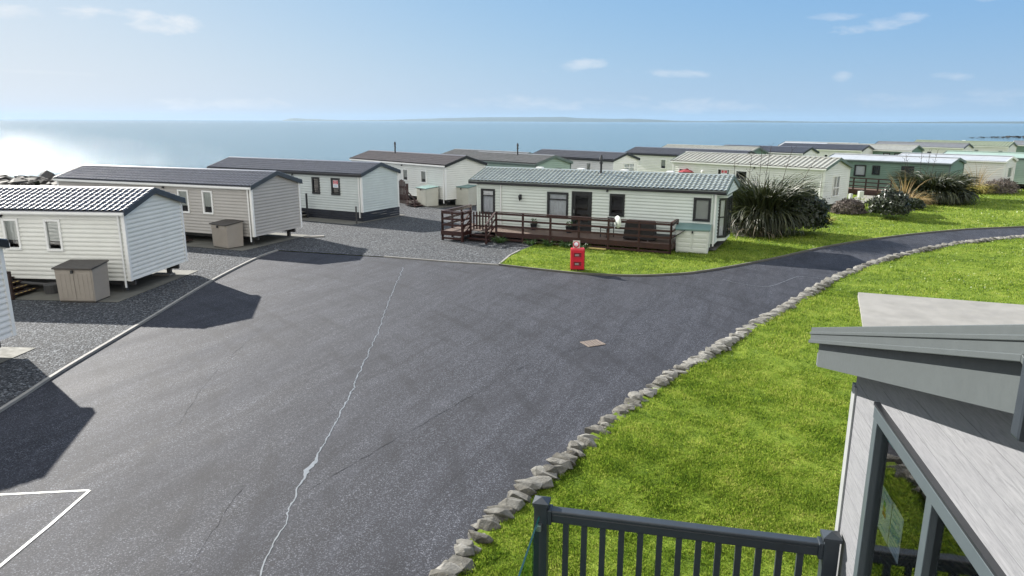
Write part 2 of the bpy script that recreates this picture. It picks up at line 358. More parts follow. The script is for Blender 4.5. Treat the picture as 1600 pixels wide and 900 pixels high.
def wmix(f,a,b):
    n=wn('ShaderNodeMix',data_type='RGBA')
    for sock,v in ((n.inputs[0],f),(n.inputs[6],a),(n.inputs[7],b)):
        if isinstance(v,(int,float)): sock.default_value=v
        elif isinstance(v,tuple): sock.default_value=(*v,1)
        else: Lk.new(v,sock)
    return n.outputs[2]
hzf=wm('MULTIPLY',wm('POWER',2.718,wm('MULTIPLY',wm('MAXIMUM',eln,0.),-1/R(3.6))),.7)
cA=wmix(hzf,comb.outputs[0],(.40*K,.60*K,.78*K))
# thin bright haze on the side of the sun
glow=wm('POWER',2.718,wm('MULTIPLY',wm('POWER',wm('DIVIDE',wm('ADD',azn,R(46)),R(33)),2.),-1.)); glow=wm('MULTIPLY',glow,wm('POWER',2.718,wm('MULTIPLY',wm('MAXIMUM',eln,0.),-1/R(14))))
cA=wmix(wm('MULTIPLY',glow,.75),cA,(.86*K,.89*K,.93*K))
cA=wmix(wm('MULTIPLY',acc,.72),cA,(.96*K,.96*K,.97*K))
# broken bright cloud added out of view, overhead and behind, as neutral fill light
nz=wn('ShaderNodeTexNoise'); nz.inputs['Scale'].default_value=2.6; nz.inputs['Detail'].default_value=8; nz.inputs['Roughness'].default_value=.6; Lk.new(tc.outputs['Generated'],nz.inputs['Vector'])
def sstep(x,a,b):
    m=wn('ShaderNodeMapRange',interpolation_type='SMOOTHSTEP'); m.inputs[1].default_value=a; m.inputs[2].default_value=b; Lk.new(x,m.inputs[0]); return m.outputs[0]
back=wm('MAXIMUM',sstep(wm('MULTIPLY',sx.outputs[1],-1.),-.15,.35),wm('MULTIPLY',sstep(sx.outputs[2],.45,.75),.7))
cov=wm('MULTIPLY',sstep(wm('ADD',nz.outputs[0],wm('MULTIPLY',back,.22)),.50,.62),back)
cA=wmix(cov,cA,(FILL_CLOUD*K,FILL_CLOUD*K*.985,FILL_CLOUD*K*.95))
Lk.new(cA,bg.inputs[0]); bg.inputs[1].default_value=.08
sd=bpy.data.lights.new('sun','SUN'); sd.energy=4.4; sd.angle=R(.53); sd.color=(1.,.955,.88)
so=bpy.data.objects.new('sun',sd); col.objects.link(so); so.location=(-60,60,50)
trav=Vector((-math.sin(SAZ)*math.cos(SEL),-math.cos(SAZ)*math.cos(SEL),-math.sin(SEL)))
so.rotation_euler=trav.to_track_quat('-Z','Y').to_euler()
scn.view_settings.view_transform='Standard'; scn.view_settings.look='None'; scn.view_settings.gamma=1; scn.view_settings.exposure=1.4

# ------------------------------------------------------------------ ground
KL=[(-9.6,-25),(-10.1,0),(-10.3,8),(-10.52,13.54),(-10.74,16.02),(-10.93,20.37),(-11.2,25.64),(-11.13,30.15),(-10.81,32.18)]
TOP=[(-10.81,32.18),(-5.67,30.7),(-2.74,29.6),(-.54,28.95)]
KG=[(-.54,28.95),(1.29,27.94),(2.53,27.35),(3.76,27.02),(4.99,26.92),(6.3,27.18),(7.72,27.81),(11.17,30.29),(15.58,33.95),(20.3,37.0),(25.15,39.37),(29.33,40.6),(36,42),(50,43.5),(90,47)]
WL=[(-3.2,-25),(-2.4,0),(-1.6,5.5),(-.84,8.24),(-.45,9.21),(.01,10.01),(.79,11.17),(1.46,12.3),(2.79,14.36),(4.19,16.19),(6.23,18.79),(8.92,22.14),(12.14,26.14),(14.53,28.57),(17.13,31.0),(22.12,34.46),(26.59,36.4),(32,38),(45,40),(90,43)]
def smooth(pts,step=.5):
    out=[]
    n=len(pts)
    for i in range(n-1):
        p0=Vector(pts[max(i-1,0)]);p1=Vector(pts[i]);p2=Vector(pts[i+1]);p3=Vector(pts[min(i+2,n-1)])
        if (p1-p0).length>3*(p2-p1).length: p0=p1-(p2-p1)
        if (p3-p2).length>3*(p2-p1).length: p3=p2+(p2-p1)
        k=max(1,int((p2-p1).length/step)); k=min(k,60)
        for j in range(k):
            t=j/k; out.append(.5*((2*p1)+(p2-p0)*t+(2*p0-5*p1+4*p2-p3)*t*t+(-p0+3*p1-3*p2+p3)*t**3))
    out.append(Vector(pts[-1])); return [(p.x,p.y) for p in out]
KLs=smooth(KL);KGs=smooth(KG);WLs=smooth(WL,.4)
def poly_sheet(name,pts,z,m,kind='structure'):
    bm=bmesh.new(); vs=[bm.verts.new((x,y,z)) for x,y in pts]; f=bm.faces.new(vs); bmesh.ops.triangulate(bm,faces=[f])
    if sum((pts[i][0]*pts[(i+1)%len(pts)][1]-pts[(i+1)%len(pts)][0]*pts[i][1]) for i in range(len(pts)))<0: bmesh.ops.reverse_faces(bm,faces=bm.faces[:])
    me=bpy.data.meshes.new(name); bm.to_mesh(me); bm.free(); me.materials.append(m); o=bpy.data.objects.new(name,me); col.objects.link(o)
    if kind:o['kind']=kind
    return o
road_pts=KLs+TOP[1:-1]+KGs+list(reversed(WLs))
poly_sheet('road',road_pts,0.0,M['tarmac'])
# whole land: a grid that falls away to the shore and carries on under the sea
def shore_d(x,y):      # metres inland (+) of the top of the beach
    y0=np.interp(x,[-400,-110,-62,-30,90,160,400],[44,50,55,76,134,190,300]); return (y0-y)*.93
def land_z(x,y):
    d=shore_d(x,y); z=np.where(d<0,np.maximum(-.06+d*.056,-6.),-.06); 
    return z+np.where(d<2,.12*np.sin(x*.9)*np.cos(y*.8),0)*np.clip(-d/6,0,1)
gx=np.concatenate([np.arange(-420,-120,12),np.arange(-120,130,2.),np.arange(130,430,12)]); gy=np.concatenate([np.arange(-200,40,10),np.arange(40,190,2.),np.arange(190,420,12)])
X,Y=np.meshgrid(gx,gy,indexing='ij'); Z=land_z(X,Y); nx,ny=X.shape
idx=np.arange(nx*ny).reshape(nx,ny); Fq=np.stack([idx[:-1,:-1],idx[1:,:-1],idx[1:,1:],idx[:-1,1:]],-1).reshape(-1,4)
land=np_mesh('ground',np.stack([X,Y,Z],-1).reshape(-1,3),Fq,M['lawn']); land['kind']='structure'; land.data.materials.append(M['shingle'])
cz=Z[:-1,:-1].ravel(); mi=(shore_d(X,Y)[:-1,:-1].ravel()<1.5).astype(np.int32); land.data.polygons.foreach_set('material_index',mi)
GR=list(KLs)+TOP[1:]+[(-.1,31.0),(.35,32.25),(1.6,35.),(3,41),(9,58),(5,90),(-30,73),(-62,53.),(-110,48),(-110,-25)]
poly_sheet('gravel_ground',GR,.03,M['gravel'])
def lawnz(x,y): return .10+.05*math.sin(x*.55+1)*math.cos(y*.42)+.03*math.sin(x*1.3+y*.9)
def grid_in_poly(name,poly,step,zf,m,edge=.0):
    """lawn sheet: triangulated outline with subdivisions, gently uneven"""
    bm=bmesh.new(); vs=[bm.verts.new((x,y,0)) for x,y in poly]; bm.faces.new(vs)
    xs=[p[0] for p in poly];ys=[p[1] for p in poly]
    x=min(xs)+step
    while x<min(max(xs),60): bmesh.ops.bisect_plane(bm,geom=bm.verts[:]+bm.edges[:]+bm.faces[:],plane_co=(x,0,0),plane_no=(1,0,0)); x+=step
    y=min(ys)+step
    while y<max(ys): bmesh.ops.bisect_plane(bm,geom=bm.verts[:]+bm.edges[:]+bm.faces[:],plane_co=(0,y,0),plane_no=(0,1,0)); y+=step
    for v in bm.verts: v.co.z=zf(v.co.x,v.co.y)
    bmesh.ops.triangulate(bm,faces=bm.faces[:]); bm.normal_update()
    if sum(f.normal.z for f in bm.faces)<0: bmesh.ops.reverse_faces(bm,faces=bm.faces[:])
    me=bpy.data.meshes.new(name); bm.to_mesh(me); bm.free(); me.materials.append(m); o=bpy.data.objects.new(name,me); col.objects.link(o); o['kind']='structure'; return o
LB=[p for p in WLs]+[(90,-25)]
grid_in_poly('lawn',LB,1.5,lambda x,y:lawnz(x,y),M['lawn'])
def lawnz2(x,y): return .05+.02*math.sin(x*.7)*math.cos(y*.5)
LA=list(KGs)+[(95,110),(78,118),(9,70),(9,58),(3,41),(1.6,35.),(.35,32.25),(-.1,31.)]
grid_in_poly('lawn_verge',LA,2.5,lawnz2,M['lawn'])
# kerbs
def strip(name,pts,w,z0,z1,m,off=0,bev=.01,kind='structure'):
    mb=MB(); P2=[Vector(p) for p in pts]; L=[];Rr=[]
    for i,p in enumerate(P2):
        a=P2[max(i-1,0)];b=P2[min(i+1,len(P2)-1)]; t=(b-a).normalized(); n=Vector((-t.y,t.x)); L.append(p+n*(off+w/2)); Rr.append(p+n*(off-w/2))
    for i in range(len(P2)-1):
        a,b,c,d=L[i],Rr[i],Rr[i+1],L[i+1]
        mb.quad((a.x,a.y,z1),(b.x,b.y,z1),(c.x,c.y,z1),(d.x,d.y,z1))
        if z1-z0>.006:
            mb.quad((b.x,b.y,z0),(c.x,c.y,z0),(c.x,c.y,z1),(b.x,b.y,z1)); mb.quad((d.x,d.y,z0),(a.x,a.y,z0),(a.x,a.y,z1),(d.x,d.y,z1))
    o=mb.build(name,m)
    if kind:o['kind']=kind
    return o
strip('kerb',KLs,.085,-.05,.06,M['kerb'],.04); strip('kerb',KGs,.07,-.05,.07,M['kerbdark'],.03); strip('kerb',[TOP[1],TOP[2],TOP[3]],.07,-.05,.055,M['kerb'],.03)
strip('kerb',[(-.54,28.95),(-.1,31.0),(.35,32.25)],.08,-.05,.08,M['kerb'],0)
# paint, seams, spill
strip('road_marking',[(-12,10.1),(-8.22,10.28),(-6.88,10.43)],.055,.004,.005,M['paint']); strip('road_marking',[(-6.86,10.42),(-6.86,9.4),(-6.9,8.37),(-6.95,5)],.055,.004,.009,M['paint'])
def wob(pts,amp,step=.12,seed=0):
    s=smooth(pts,step); out=[]
    for i,(x,y) in enumerate(s):
        out.append((x+amp*(noise.noise((x*3.1+seed,y*3.1,0))+.6*noise.noise((x*9,y*9,seed))),y))
    return out
sp=wob([(-4.48,28.48),(-4.12,22.95),(-4.0,21.33),(-3.82,19.27),(-3.66,16.1),(-3.57,14.85),(-3.51,12.98),(-3.49,11.86),(-3.5,10.69),(-3.41,9.53),(-3.34,8.23),(-3.3,5)],.05,.07,3)
def ribbon(name,pts,wf,z,m):
    mb=MB(); P2=[Vector(p) for p in pts]; L=[];Rr=[]
    for i,p in enumerate(P2):
        a=P2[max(i-1,0)];b=P2[min(i+1,len(P2)-1)]; t=(b-a).normalized(); n=Vector((-t.y,t.x)); w1,w2=wf(i,p); L.append(p+n*w1); Rr.append(p-n*w2)
    for i in range(len(P2)-1):
        a,b,c,d=L[i],Rr[i],Rr[i+1],L[i+1]; mb.quad((a.x,a.y,z),(b.x,b.y,z),(c.x,c.y,z),(d.x,d.y,z))
    o=mb.build(name,m); o['kind']='structure'; return o
def spw(i,p):
    n=abs(noise.noise((p.x*5,p.y*5,1.)));b=.009+.020*n
    if 10.75<p.y<11.75: b+=.04*math.sin((p.y-10.75)*math.pi)
    return b*(.6+abs(noise.noise((p.x,p.y*14,4.)))),b*(.6+abs(noise.noise((p.x,p.y*14,9.))))
ribbon('white_spill',sp,spw,.005,M['spill'])
mk=[([(-4.34,6.5),(-4.36,8.23),(-4.39,9.7),(-4.45,10.6)],.010),([(-3.3,10.5),(-2.72,11.49),(-1.33,13.79),(.82,17.1),(3.85,19.37),(6.5,21.6)],.020),([(-6.6,13),(-7.1,16),(-7.3,20.56),(-7.63,27.)],.010),([(4.6,26.2),(3.2,24.0),(2.9,21.8),(.3,20.6)],.010)]
for i,(pp,wd) in enumerate(mk): ribbon('road_seam',wob(pp,.05,.15,i+20),lambda i,p,wd=wd:(wd*(.05+abs(noise.noise((p.x*4,p.y*4,2)))*1.1),wd*(.05+abs(noise.noise((p.x*4,p.y*4,7)))*1.1)),.0045+.0003*i,M['tarmark'])
ribbon('chalk_line',wob([(8.09,26.4),(8.41,25.86),(9.16,25.24),(9.79,25.56),(11.23,27.03),(11.68,26.8),(12.06,26.36)],.02,.15,5),lambda i,p:(.008,.008),.009,M['spill'])
poly_sheet('concrete_slab',[(11.92,23.64),(10.0,19.3),(17.6,16.0),(22,20.2)][:3]+[(20.6,20.5)],.19,M['slab'])
MB_=MB(); MB_.hexa([(11.9,23.62,-.1),(10.02,19.32,-.1),(17.58,16.03,-.1),(20.55,20.48,-.1),(11.92,23.64,.188),(10.0,19.3,.188),(17.6,16.0,.188),(20.6,20.5,.188)]); b_=MB_.build('slab_edge',M['slab']); b_['kind']='structure'
# path and pads
for nm,pts in (('path',[(24.9,52.9),(26.6,51.9),(31,57.5),(29,59)]),('path',[(11.6,36.6),(12.5,36.0),(14.5,43.2),(13.2,43.8)])): poly_sheet(nm,pts,.085,M['slab'])

# ------------------------------------------------------------------ sea, far land, haze
mb=MB(); sxs=[-60000,-8000,-1500,-300,300,1500,8000,60000]; sys_=[55,300,1500,8000,75000]
for i in range(len(sxs)-1):
    for j in range(len(sys_)-1): mb.quad((sxs[i],sys_[j],-3.),(sxs[i+1],sys_[j],-3.),(sxs[i+1],sys_[j+1],-3.),(sxs[i],sys_[j+1],-3.))
sea=mb.build('sea',M['sea']); sea['kind']='structure'
def hills(D,x0,x1,hf,name,depth=2500,n=160):
    V=[];Fc=[]
    for i in range(n+1):
        t=i/n; u=x0+(x1-x0)*t; az=math.atan((u-800)/1133.); h=hf(u)
        dx,dy=math.sin(az),math.cos(az)
        for (r,zz) in ((D,-4),(D+depth*.25,h*.55),(D+depth*.5,h),(D+depth,-4)): V.append((dx*r,dy*r,zz))
    for i in range(n):
        for k in range(3):
            a=i*4+k; Fc.append((a,a+4,a+5,a+1))
    return V,Fc
def hf1(u):
    # ridge profile, metres, against position along the bay
    px=np.interp(u,[440,452,460,475,500,530,600,660,700,760,830,880,900,960,985,1040,1060,1120,1140,1180,1260,1330,1400,1500,1620],
                   [0,3.6,4.2,3.0,2.4,1.2,1.6,3.8,5.2,6.8,7.2,7.8,6.0,4.8,5.4,3.0,2.0,1.6,3.0,2.8,1.6,1.4,1.2,2.2,2.8])
    px+=.35*noise.noise((u*.06,0,0)); return max(.2,px)*19000/1140.
V,Fc=hills(19000,440,1640,hf1,'h',3000,200)
mb=MB(); mb.v=V; mb.f=Fc; h_=mb.build('distant_hills',M['hill'],smooth=True); h_['kind']='structure'
hz=NT('air haze'); hz.n.remove(hz.b)
pv=hz.node('ShaderNodeVolumePrincipled',i_Density=2.0e-5,i_Anisotropy=.15); pv.inputs['Color'].default_value=(.36,.56,.80,1); hz.l.new(pv.outputs[0],hz.out.inputs['Volume'])
mb=MB(); mb.box(-26000,-3000,-8,26000,24500,190); hb=mb.build('haze',hz.m); hb['kind']='stuff'; hb['label']='pale blue haze over the sea towards the far shore'; hb['category']='haze'

# ------------------------------------------------------------------ shore rocks
def rock_pts(sx_,sy_,sz_,n=14,r=rng):
    p=r.normal(size=(n,3)); p/=np.linalg.norm(p,axis=1)[:,None]; p*= (.75+.35*r.random((n,1))); p*=np.array([sx_,sy_,sz_]); return p
def hull(p):
    bm=bmesh.new(); [bm.verts.new(q) for q in p]; res=bmesh.ops.convex_hull(bm,input=bm.verts[:])
    bmesh.ops.delete(bm,geom=[g for g in res['geom_interior'] if isinstance(g,bmesh.types.BMVert)],context='VERTS')
    bm.verts.index_update(); v=np.array([x.co[:] for x in bm.verts]); f=[tuple(x.index for x in q.verts) for q in bm.faces]; bm.free(); return v,f
protos=[hull(rock_pts(1,1,.7,random.choice((10,12,15)))) for _ in range(14)]
def rockfield(name,pos,size,m,flat=.7):
    mb=MB()
    for (x,y,z),s in zip(pos,size):
        v,f=random.choice(protos); a=rng.random()*6.28; c,s_=math.cos(a),math.sin(a); n=len(mb.v); sc=np.array([s*rng.uniform(.7,1.3),s*rng.uniform(.6,1.1),s*flat*rng.uniform(.6,1.1)])
        q=v*sc; q=np.stack([q[:,0]*c-q[:,1]*s_+x,q[:,0]*s_+q[:,1]*c+y,q[:,2]+z],-1)
        mb.v+=[tuple(k) for k in q]; mb.f+=[tuple(n+i for i in k) for k in f]
    return mb.build(name,m)
pos=[];sz=[]
while len(pos)<5200:
    x=rng.uniform(-115,-30); d=-rng.uniform(-3,60); y0=np.interp(x,[-110,-62,-30],[50,55,76]); y=y0-d/.93
    z=float(land_z(np.array(x),np.array(y))); s=rng.lognormal(-.95,.55); s=min(s,1.5)
    if z<-3.15 and rng.random()<.75: continue
    pos.append((x,y,z+.1*s)); sz.append(s)
o=rockfield('shore_rocks',pos,sz,M['shingle']); tag(o,'mass of dark and pale boulders along the water edge at far left','rocks',None,'stuff')
pos=[];sz=[]
for _ in range(1600):
    t=rng.random()**.6; x=268+t*190; yc=432+(x-268)*.12; y=yc+rng.normal()*(3+22*t); s=min(2.4,rng.lognormal(-.2,.45)*(.55+.9*t)); pos.append((x,y,-3.1+(.5+t*4.2)*max(0,1-abs(y-yc)/(45*t+6)))); sz.append(s)
o=rockfield('rocky_spit',pos,sz,M['shingle']); tag(o,'low spit of dark boulders running out into the sea at far right','rocks',None,'stuff')
def one_rock(x,y,z,sx_,sy_,sz_,label):
    v,f=hull(rock_pts(sx_,sy_,sz_,22)); mb=MB(); mb.v=[tuple(q) for q in v]; mb.f=f
    o=mb.build('shore_rock',M['shorerock'],loc=(x,y,z)); tag(o,label,'rock','lone rocks off the shore'); return o
one_rock(-68,104.5,-2.9,1.7,1.2,1.5,'large black rock standing at the water edge beyond the boulders')
one_rock(-79.5,111.,-3.05,1.3,.8,.8,'low black rock in the water at the left frame edge')
one_rock(-62.5,132,-3.05,.95,.6,.5,'small black rock awash in the sea above the grey caravan roof')

# ------------------------------------------------------------------ caravan builder
def lap_wall(mb,P0,du,dn,ulo,uhi,z0,z1,ops,zbreaks=(),board=.15,dep=.034):
    zs={z0,z1}; k=0
    while z0+k*board<z1: zs.add(round(z0+k*board,5)); zs.add(round(z0+(k+.3)*board,5)); zs.add(round(z0+(k+.62)*board,5)); k+=1
    for o in ops: zs.add(o[1]);zs.add(o[3])
    for z in zbreaks: zs.add(z)
    zs=sorted(z for z in zs if z0<=z<=z1)
    P0=Vector(P0);du=Vector(du);dn=Vector(dn)
    def off(z,kb): return float(np.interp((z-(z0+kb*board))/board,[0,.3,.62,1.],[dep,dep*.8,dep*.22,0.]))
    def pt(u,z,o): p=P0+du*u+dn*o; return (p.x,p.y,p.z+z)
    for za,zb in zip(zs[:-1],zs[1:]):
        if zb-za<1e-4: continue
        zm=(za+zb)/2; kb=int((zm-z0)/board+1e-6)
        spans=[(None,None)]; cuts=sorted((o[0],o[2]) for o in ops if o[1]<zm<o[3])
        edges=[]; cur='lo'
        for c0,c1 in cuts: edges.append((cur,c0)); cur=c1
        edges.append((cur,'hi'))
        for a,b in edges:
            ua,ub_=(ulo(za),ulo(zb)) if a=='lo' else (a,a)
            va,vb=(uhi(za),uhi(zb)) if b=='hi' else (b,b)
            if va-ua<1e-3 and vb-ub_<1e-3: continue
            oa,ob=off(za,kb),off(zb,kb)
            mb.quad(pt(ua,za,oa),pt(va,za,oa),pt(vb,zb,ob),pt(ub_,zb,ob))
            if abs(za-(z0+kb*board))<1e-4: mb.quad(pt(ua,za,0),pt(va,za,0),pt(va,za,oa),pt(ua,za,oa))
PROF={'tile':(.22,[(0,0),(.05,.001),(.28,.020),(.58,.046),(.70,.050),(.74,.046),(.90,.001)],.37,.026),
      'rib':(.37,[(0,0),(.5,.03),(.66,.062),(.80,.064),(.88,.0)],99,0),
      'smallrib':(.22,[(0,0),(.3,.006),(.5,.03),(.72,.032),(.84,.0)],99,0),
      'flat':(2.2,[(0,0),(.02,.012),(.04,.0)],99,0)}
def roof_slope(mb,x0,x1,yr,zr,ye,ze,prof,lift=.045):
    pitch,pr,course,step=PROF[prof]
    us=[];hs=[]; n=int((x1-x0)/pitch)+1
    for i in range(n):
        for a,h in pr:
            u=x0+(i+a)*pitch
            if u<x1: us.append(u);hs.append(h)
    us.append(x1);hs.append(0)
    S=math.hypot(ye-yr,ze-zr); ty=(ye-yr)/S;tz=(ze-zr)/S; ny,nz=(-tz,ty) if ty>0 else (tz,-ty)
    if nz<0: ny,nz=-ny,-nz
    rows=[(0,0)]; s=0
    if course<S:
        k=int(math.ceil(S/course)); c=S/k
        rows=[]
        for i in range(k): rows+=[(i*c,0.),((i+1)*c,step)]
    else: rows=[(0,0),(S,0)]
    V=[];base=len(mb.v)
    for s,h2 in rows:
        for u,h in zip(us,hs): hh=lift+h+h2; mb.v.append((u,yr+ty*s+ny*hh,zr+tz*s+nz*hh))
    m=len(us)
    for r in range(len(rows)-1):
        for i in range(m-1):
            a=base+r*m+i; q=(a,a+1,a+m+1,a+m); mb.f.append(q if ty<0 else q[::-1])
    return S,ny,nz
def window(root,x0,z0,x1,z1,P0,du,dn,fm,inner='curtain',bars=(),name='window',deep=.062,vbars=()):
    """frame with pane behind it, set into a real opening"""
    P0=Vector(P0);du=Vector(du);dn=Vector(dn); fwid=.055 if fm=='white' else .085
    def bx(m,u0,w0,u1,w1,n0,n1):
        pts=[]
        for zz in (w0,w1):
            for (u,n) in ((u0,n1),(u1,n1),(u1,n0),(u0,n0)):
                p=P0+du*u+dn*n; pts.append((p.x,p.y,p.z+zz))
        m.hexa(pts)
    f=MB(); o=fwid
    bx(f,x0-.02,z1-o,x1+.02,z1+.025,-.05,deep); bx(f,x0-.02,z0-.025,x1+.02,z0+o,-.05,deep+.012)
    bx(f,x0-.018,z0+o,x0+o,z1-o,-.05,deep-.003); bx(f,x1-o,z0+o,x1+.018,z1-o,-.05,deep-.003)
    for b in bars: z=z0+(z1-z0)*b; bx(f,x0+o,z-.03,x1-o,z+.03,-.045,deep-.008)
    for b in vbars: u=x0+(x1-x0)*b; bx(f,u-.03,z0+o,u+.03,z1-o,-.047,deep-.006)
    fo=f.build(name,M[fm],root)
    g=MB(); pq=[P0+du*u+dn*.004+Vector((0,0,zz_)) for u,zz_ in ((x0+.02,z0+.02),(x1-.02,z0+.02),(x1-.02,z1-.02),(x0+.02,z1-.02))]; g.quad(*pq); g.build('pane',M['pane'],fo)
    if inner=='curtain':
        c=MB(); n=max(8,int((x1-x0)/.05)); prev=None
        for i in range(n*2+1):
            t=i/(n*2); u=x0+(x1-x0)*t; d=-.045-.022*math.sin(i*1.9)-.012*math.sin(i*.7+x0)
            gap=.0
            p=P0+du*u+dn*d
            if prev is not None: c.quad((prev.x,prev.y,prev.z+z0-.02),(p.x,p.y,p.z+z0-.02),(p.x,p.y,p.z+z1),(prev.x,prev.y,prev.z+z1))
            prev=p
        c.build('curtain',M['curtain'],fo)
    elif inner=='blind':
        c=MB(); bx(c,x0,z0+(z1-z0)*.3,x1,z1,-.05,-.04); c.build('blind',M['blind'],fo)
    elif inner=='full':
        c=MB(); bx(c,x0,z0,x1,z1,-.05,-.04); c.build('blind',M['blind'],fo)
    return fo
def caravan(key,x,y,az,L,W,He,rr,fl,label,clad='clad_cream',roof='roof_char',prof='tile',fascia='black',gutter='white',trim='white',fm='white',wins=(),doors=(),gwins=(),flue=None,vents=0,skirt=None,ovx=.12,pad=True,far=False,inner='blind',bay=None,cat='caravan',wheels=True,endgable=None):
    root=empty('static_caravan',(x,y,0),-R(az),label,cat,'static caravans on the park')
    k=rr/(W/2+.12); zr=He+rr; top=lambda yy: zr-abs(yy-W/2)*k      # underside line of the roof
    wt=top(0)-.01
    wl=MB()
    ops=[(-a0,z0,-a1,z1) for (a0,z0,a1,z1,*_) in wins]+[(-a0,z0,-a1,z1) for (a0,z0,a1,z1,*_) in doors]
    lap_wall(wl,(0,0,0),(1,0,0),(0,-1,0),lambda z:-L,lambda z:0.,fl,wt,ops)
    gl=lambda z:0. if z<=wt else (z-wt)/k
    gops=[(b0,z0,b1,z1) for (b0,z0,b1,z1,*_) in gwins]
    if bay: gops=[(.75,fl+.12,W-.75,2.42)]
    lap_wall(wl,(0,0,0),(0,1,0),(1,0,0),gl,lambda z:W-gl(z),fl,top(W/2)-.02,gops,(wt,))
    lap_wall(wl,(-L,W,0),(0,-1,0),(-1,0,0),gl,lambda z:W-gl(z),fl,top(W/2)-.02,[],(wt,))
    lap_wall(wl,(0,W,0),(-1,0,0),(0,1,0),lambda z:0.,lambda z:L,fl,wt,[])
    wl.build('wall',M[clad],root)
    inn=MB(); inn.box(-L+.01,.02,fl,-.01,W-.02,fl+.05); inn.box(-L+.02,.95,fl+.05,-.02,1.0,wt-.1); inn.build('floor',M['inside'],root)
    # corner trims
    for cx,cy,sx,sy in ((0,0,1,-1),(0,W,1,1),(-L,0,-1,-1),(-L,W,-1,1)): 
        ct=MB(); pts=[(cx-sx*.07,cy+sy*.042),(cx+sx*.042,cy+sy*.042),(cx+sx*.042,cy-sy*.07),(cx-sx*.004,cy-sy*.07),(cx-sx*.004,cy-sy*.004),(cx-sx*.07,cy-sy*.004)]
        if sx*sy>0: pts=pts[::-1]
        n_=len(pts); 
        for i in range(n_): a_,b_=pts[i],pts[(i+1)%n_]; ct.quad((a_[0],a_[1],fl-.01),(b_[0],b_[1],fl-.01),(b_[0],b_[1],wt),(a_[0],a_[1],wt))
        ct.build('corner_trim',M[trim],root)
    # roof
    rf=MB(); ye=-.12; S,ny,nz=roof_slope(rf,-L-ovx,ovx,W/2,zr,ye,He,prof); roof_slope(rf,-L-ovx,ovx,W/2,zr,W+.12,He,prof)
    # deck under the sheets (soffit)
    rf.hexa([(-L-ovx,ye,He-.012),(ovx,ye,He-.012),(ovx,W/2,zr-.012),(-L-ovx,W/2,zr-.012),(-L-ovx,ye,He+.03),(ovx,ye,He+.03),(ovx,W/2,zr+.03),(-L-ovx,W/2,zr+.03)])
    rf.hexa([(-L-ovx,W/2,zr-.012),(ovx,W/2,zr-.012),(ovx,W+.12,He-.012),(-L-ovx,W+.12,He-.012),(-L-ovx,W/2,zr+.03),(ovx,W/2,zr+.03),(ovx,W+.12,He+.03),(-L-ovx,W+.12,He+.03)])
    ro=rf.build('roof',M[roof],root)
    rc=MB(); 
    for sgn in (-1,1):
        rc.hexa([(-L-ovx-.01,W/2,zr+.085),(ovx+.01,W/2,zr+.085),(ovx+.01,W/2+sgn*.13,zr+.085-.13*k-.012),(-L-ovx-.01,W/2+sgn*.13,zr+.085-.13*k-.012),
                 (-L-ovx-.01,W/2,zr+.105),(ovx+.01,W/2,zr+.105),(ovx+.01,W/2+sgn*.13,zr+.105-.13*k),(-L-ovx-.01,W/2+sgn*.13,zr+.105-.13*k)] if sgn>0 else
                [(-L-ovx-.01,W/2-.13,zr+.073-.13*k),(ovx+.01,W/2-.13,zr+.073-.13*k),(ovx+.01,W/2,zr+.085),(-L-ovx-.01,W/2,zr+.085),(-L-ovx-.01,W/2-.13,zr+.105-.13*k),(ovx+.01,W/2-.13,zr+.105-.13*k),(ovx+.01,W/2,zr+.105),(-L-ovx-.01,W/2,zr+.105)])
    rc.build('ridge_cap',M[roof],ro)
    if vents:
        for i in range(vents):
            vx=-L*(.12+.76*(i+.5)/vents); v=MB(); vy=W/2+.25; vz=top(vy)+.05; v.box(vx-.13,vy-.12,vz,vx+.13,vy+.12,vz+.1); v.build('roof_vent',M['black'],ro); 
            v=MB(); v.box(vx-.18,vy-.16,vz+.10,vx+.18,vy+.16,vz+.17); v.build('vent_cap',M['white'],ro,bevel=.02)
    if flue is not None:
        v=MB(); fy=W/2-.35; fz=top(fy); v.tube((-flue,fy,fz),(-flue,fy,fz+.75),.055); v.tube((-flue,fy,fz+.55),(-flue,fy,fz+.62),.085); v.tube((-flue,fy,fz+.75),(-flue,fy,fz+.98),.10,.045); v.tube((-flue,fy,fz+.03),(-flue,fy,fz+.12),.11,.07); v.build('flue',M['black'],ro,smooth=False)
    # barge boards and gutters
    for cx in (ovx,-L-ovx):
        for i,(ya,yb) in enumerate(((ye-.02,W/2),(W/2,W+.14))):
            za,zb=(He-.02*k,zr) if i==0 else (zr,He-.02*k)
            b=MB(); s=1 if cx>0 else -1; xa,xb=(cx,cx+.028) if s>0 else (cx-.028,cx)
            b.hexa([(xa,ya,za-.11),(xb,ya,za-.11),(xb,yb,zb-.11),(xa,yb,zb-.11),(xa,ya,za+.085),(xb,ya,za+.085),(xb,yb,zb+.085),(xa,yb,zb+.085)])
            b.build('barge_board',M[fascia],root)
    for yy,s in ((ye,-1),(W+.12,1)):
        g=MB(); y0,y1=(yy-.075,yy) if s<0 else (yy,yy+.075); g.box(-L-ovx,y0,He-.075,ovx,y1,He+.005); g.box(-L-ovx,(yy if s<0 else yy-.02),He-.12,ovx,(yy+.02 if s<0 else yy),He-.075)
        g.build('gutter',M[gutter],root)
    dp=MB(); 
    for xx in (-.16,) if not far else (): dp.tube((xx,-.06,.25),(xx,-.06,He-.06),.034,n=8); dp.build('downpipe',M[gutter if gutter!='black' else trim],root)
    # chassis
    ch=MB(); ch.box(-L+.1,.35,fl-.22,-.1,.45,fl); ch.box(-L+.1,W-.45,fl-.22,-.1,W-.35,fl); 
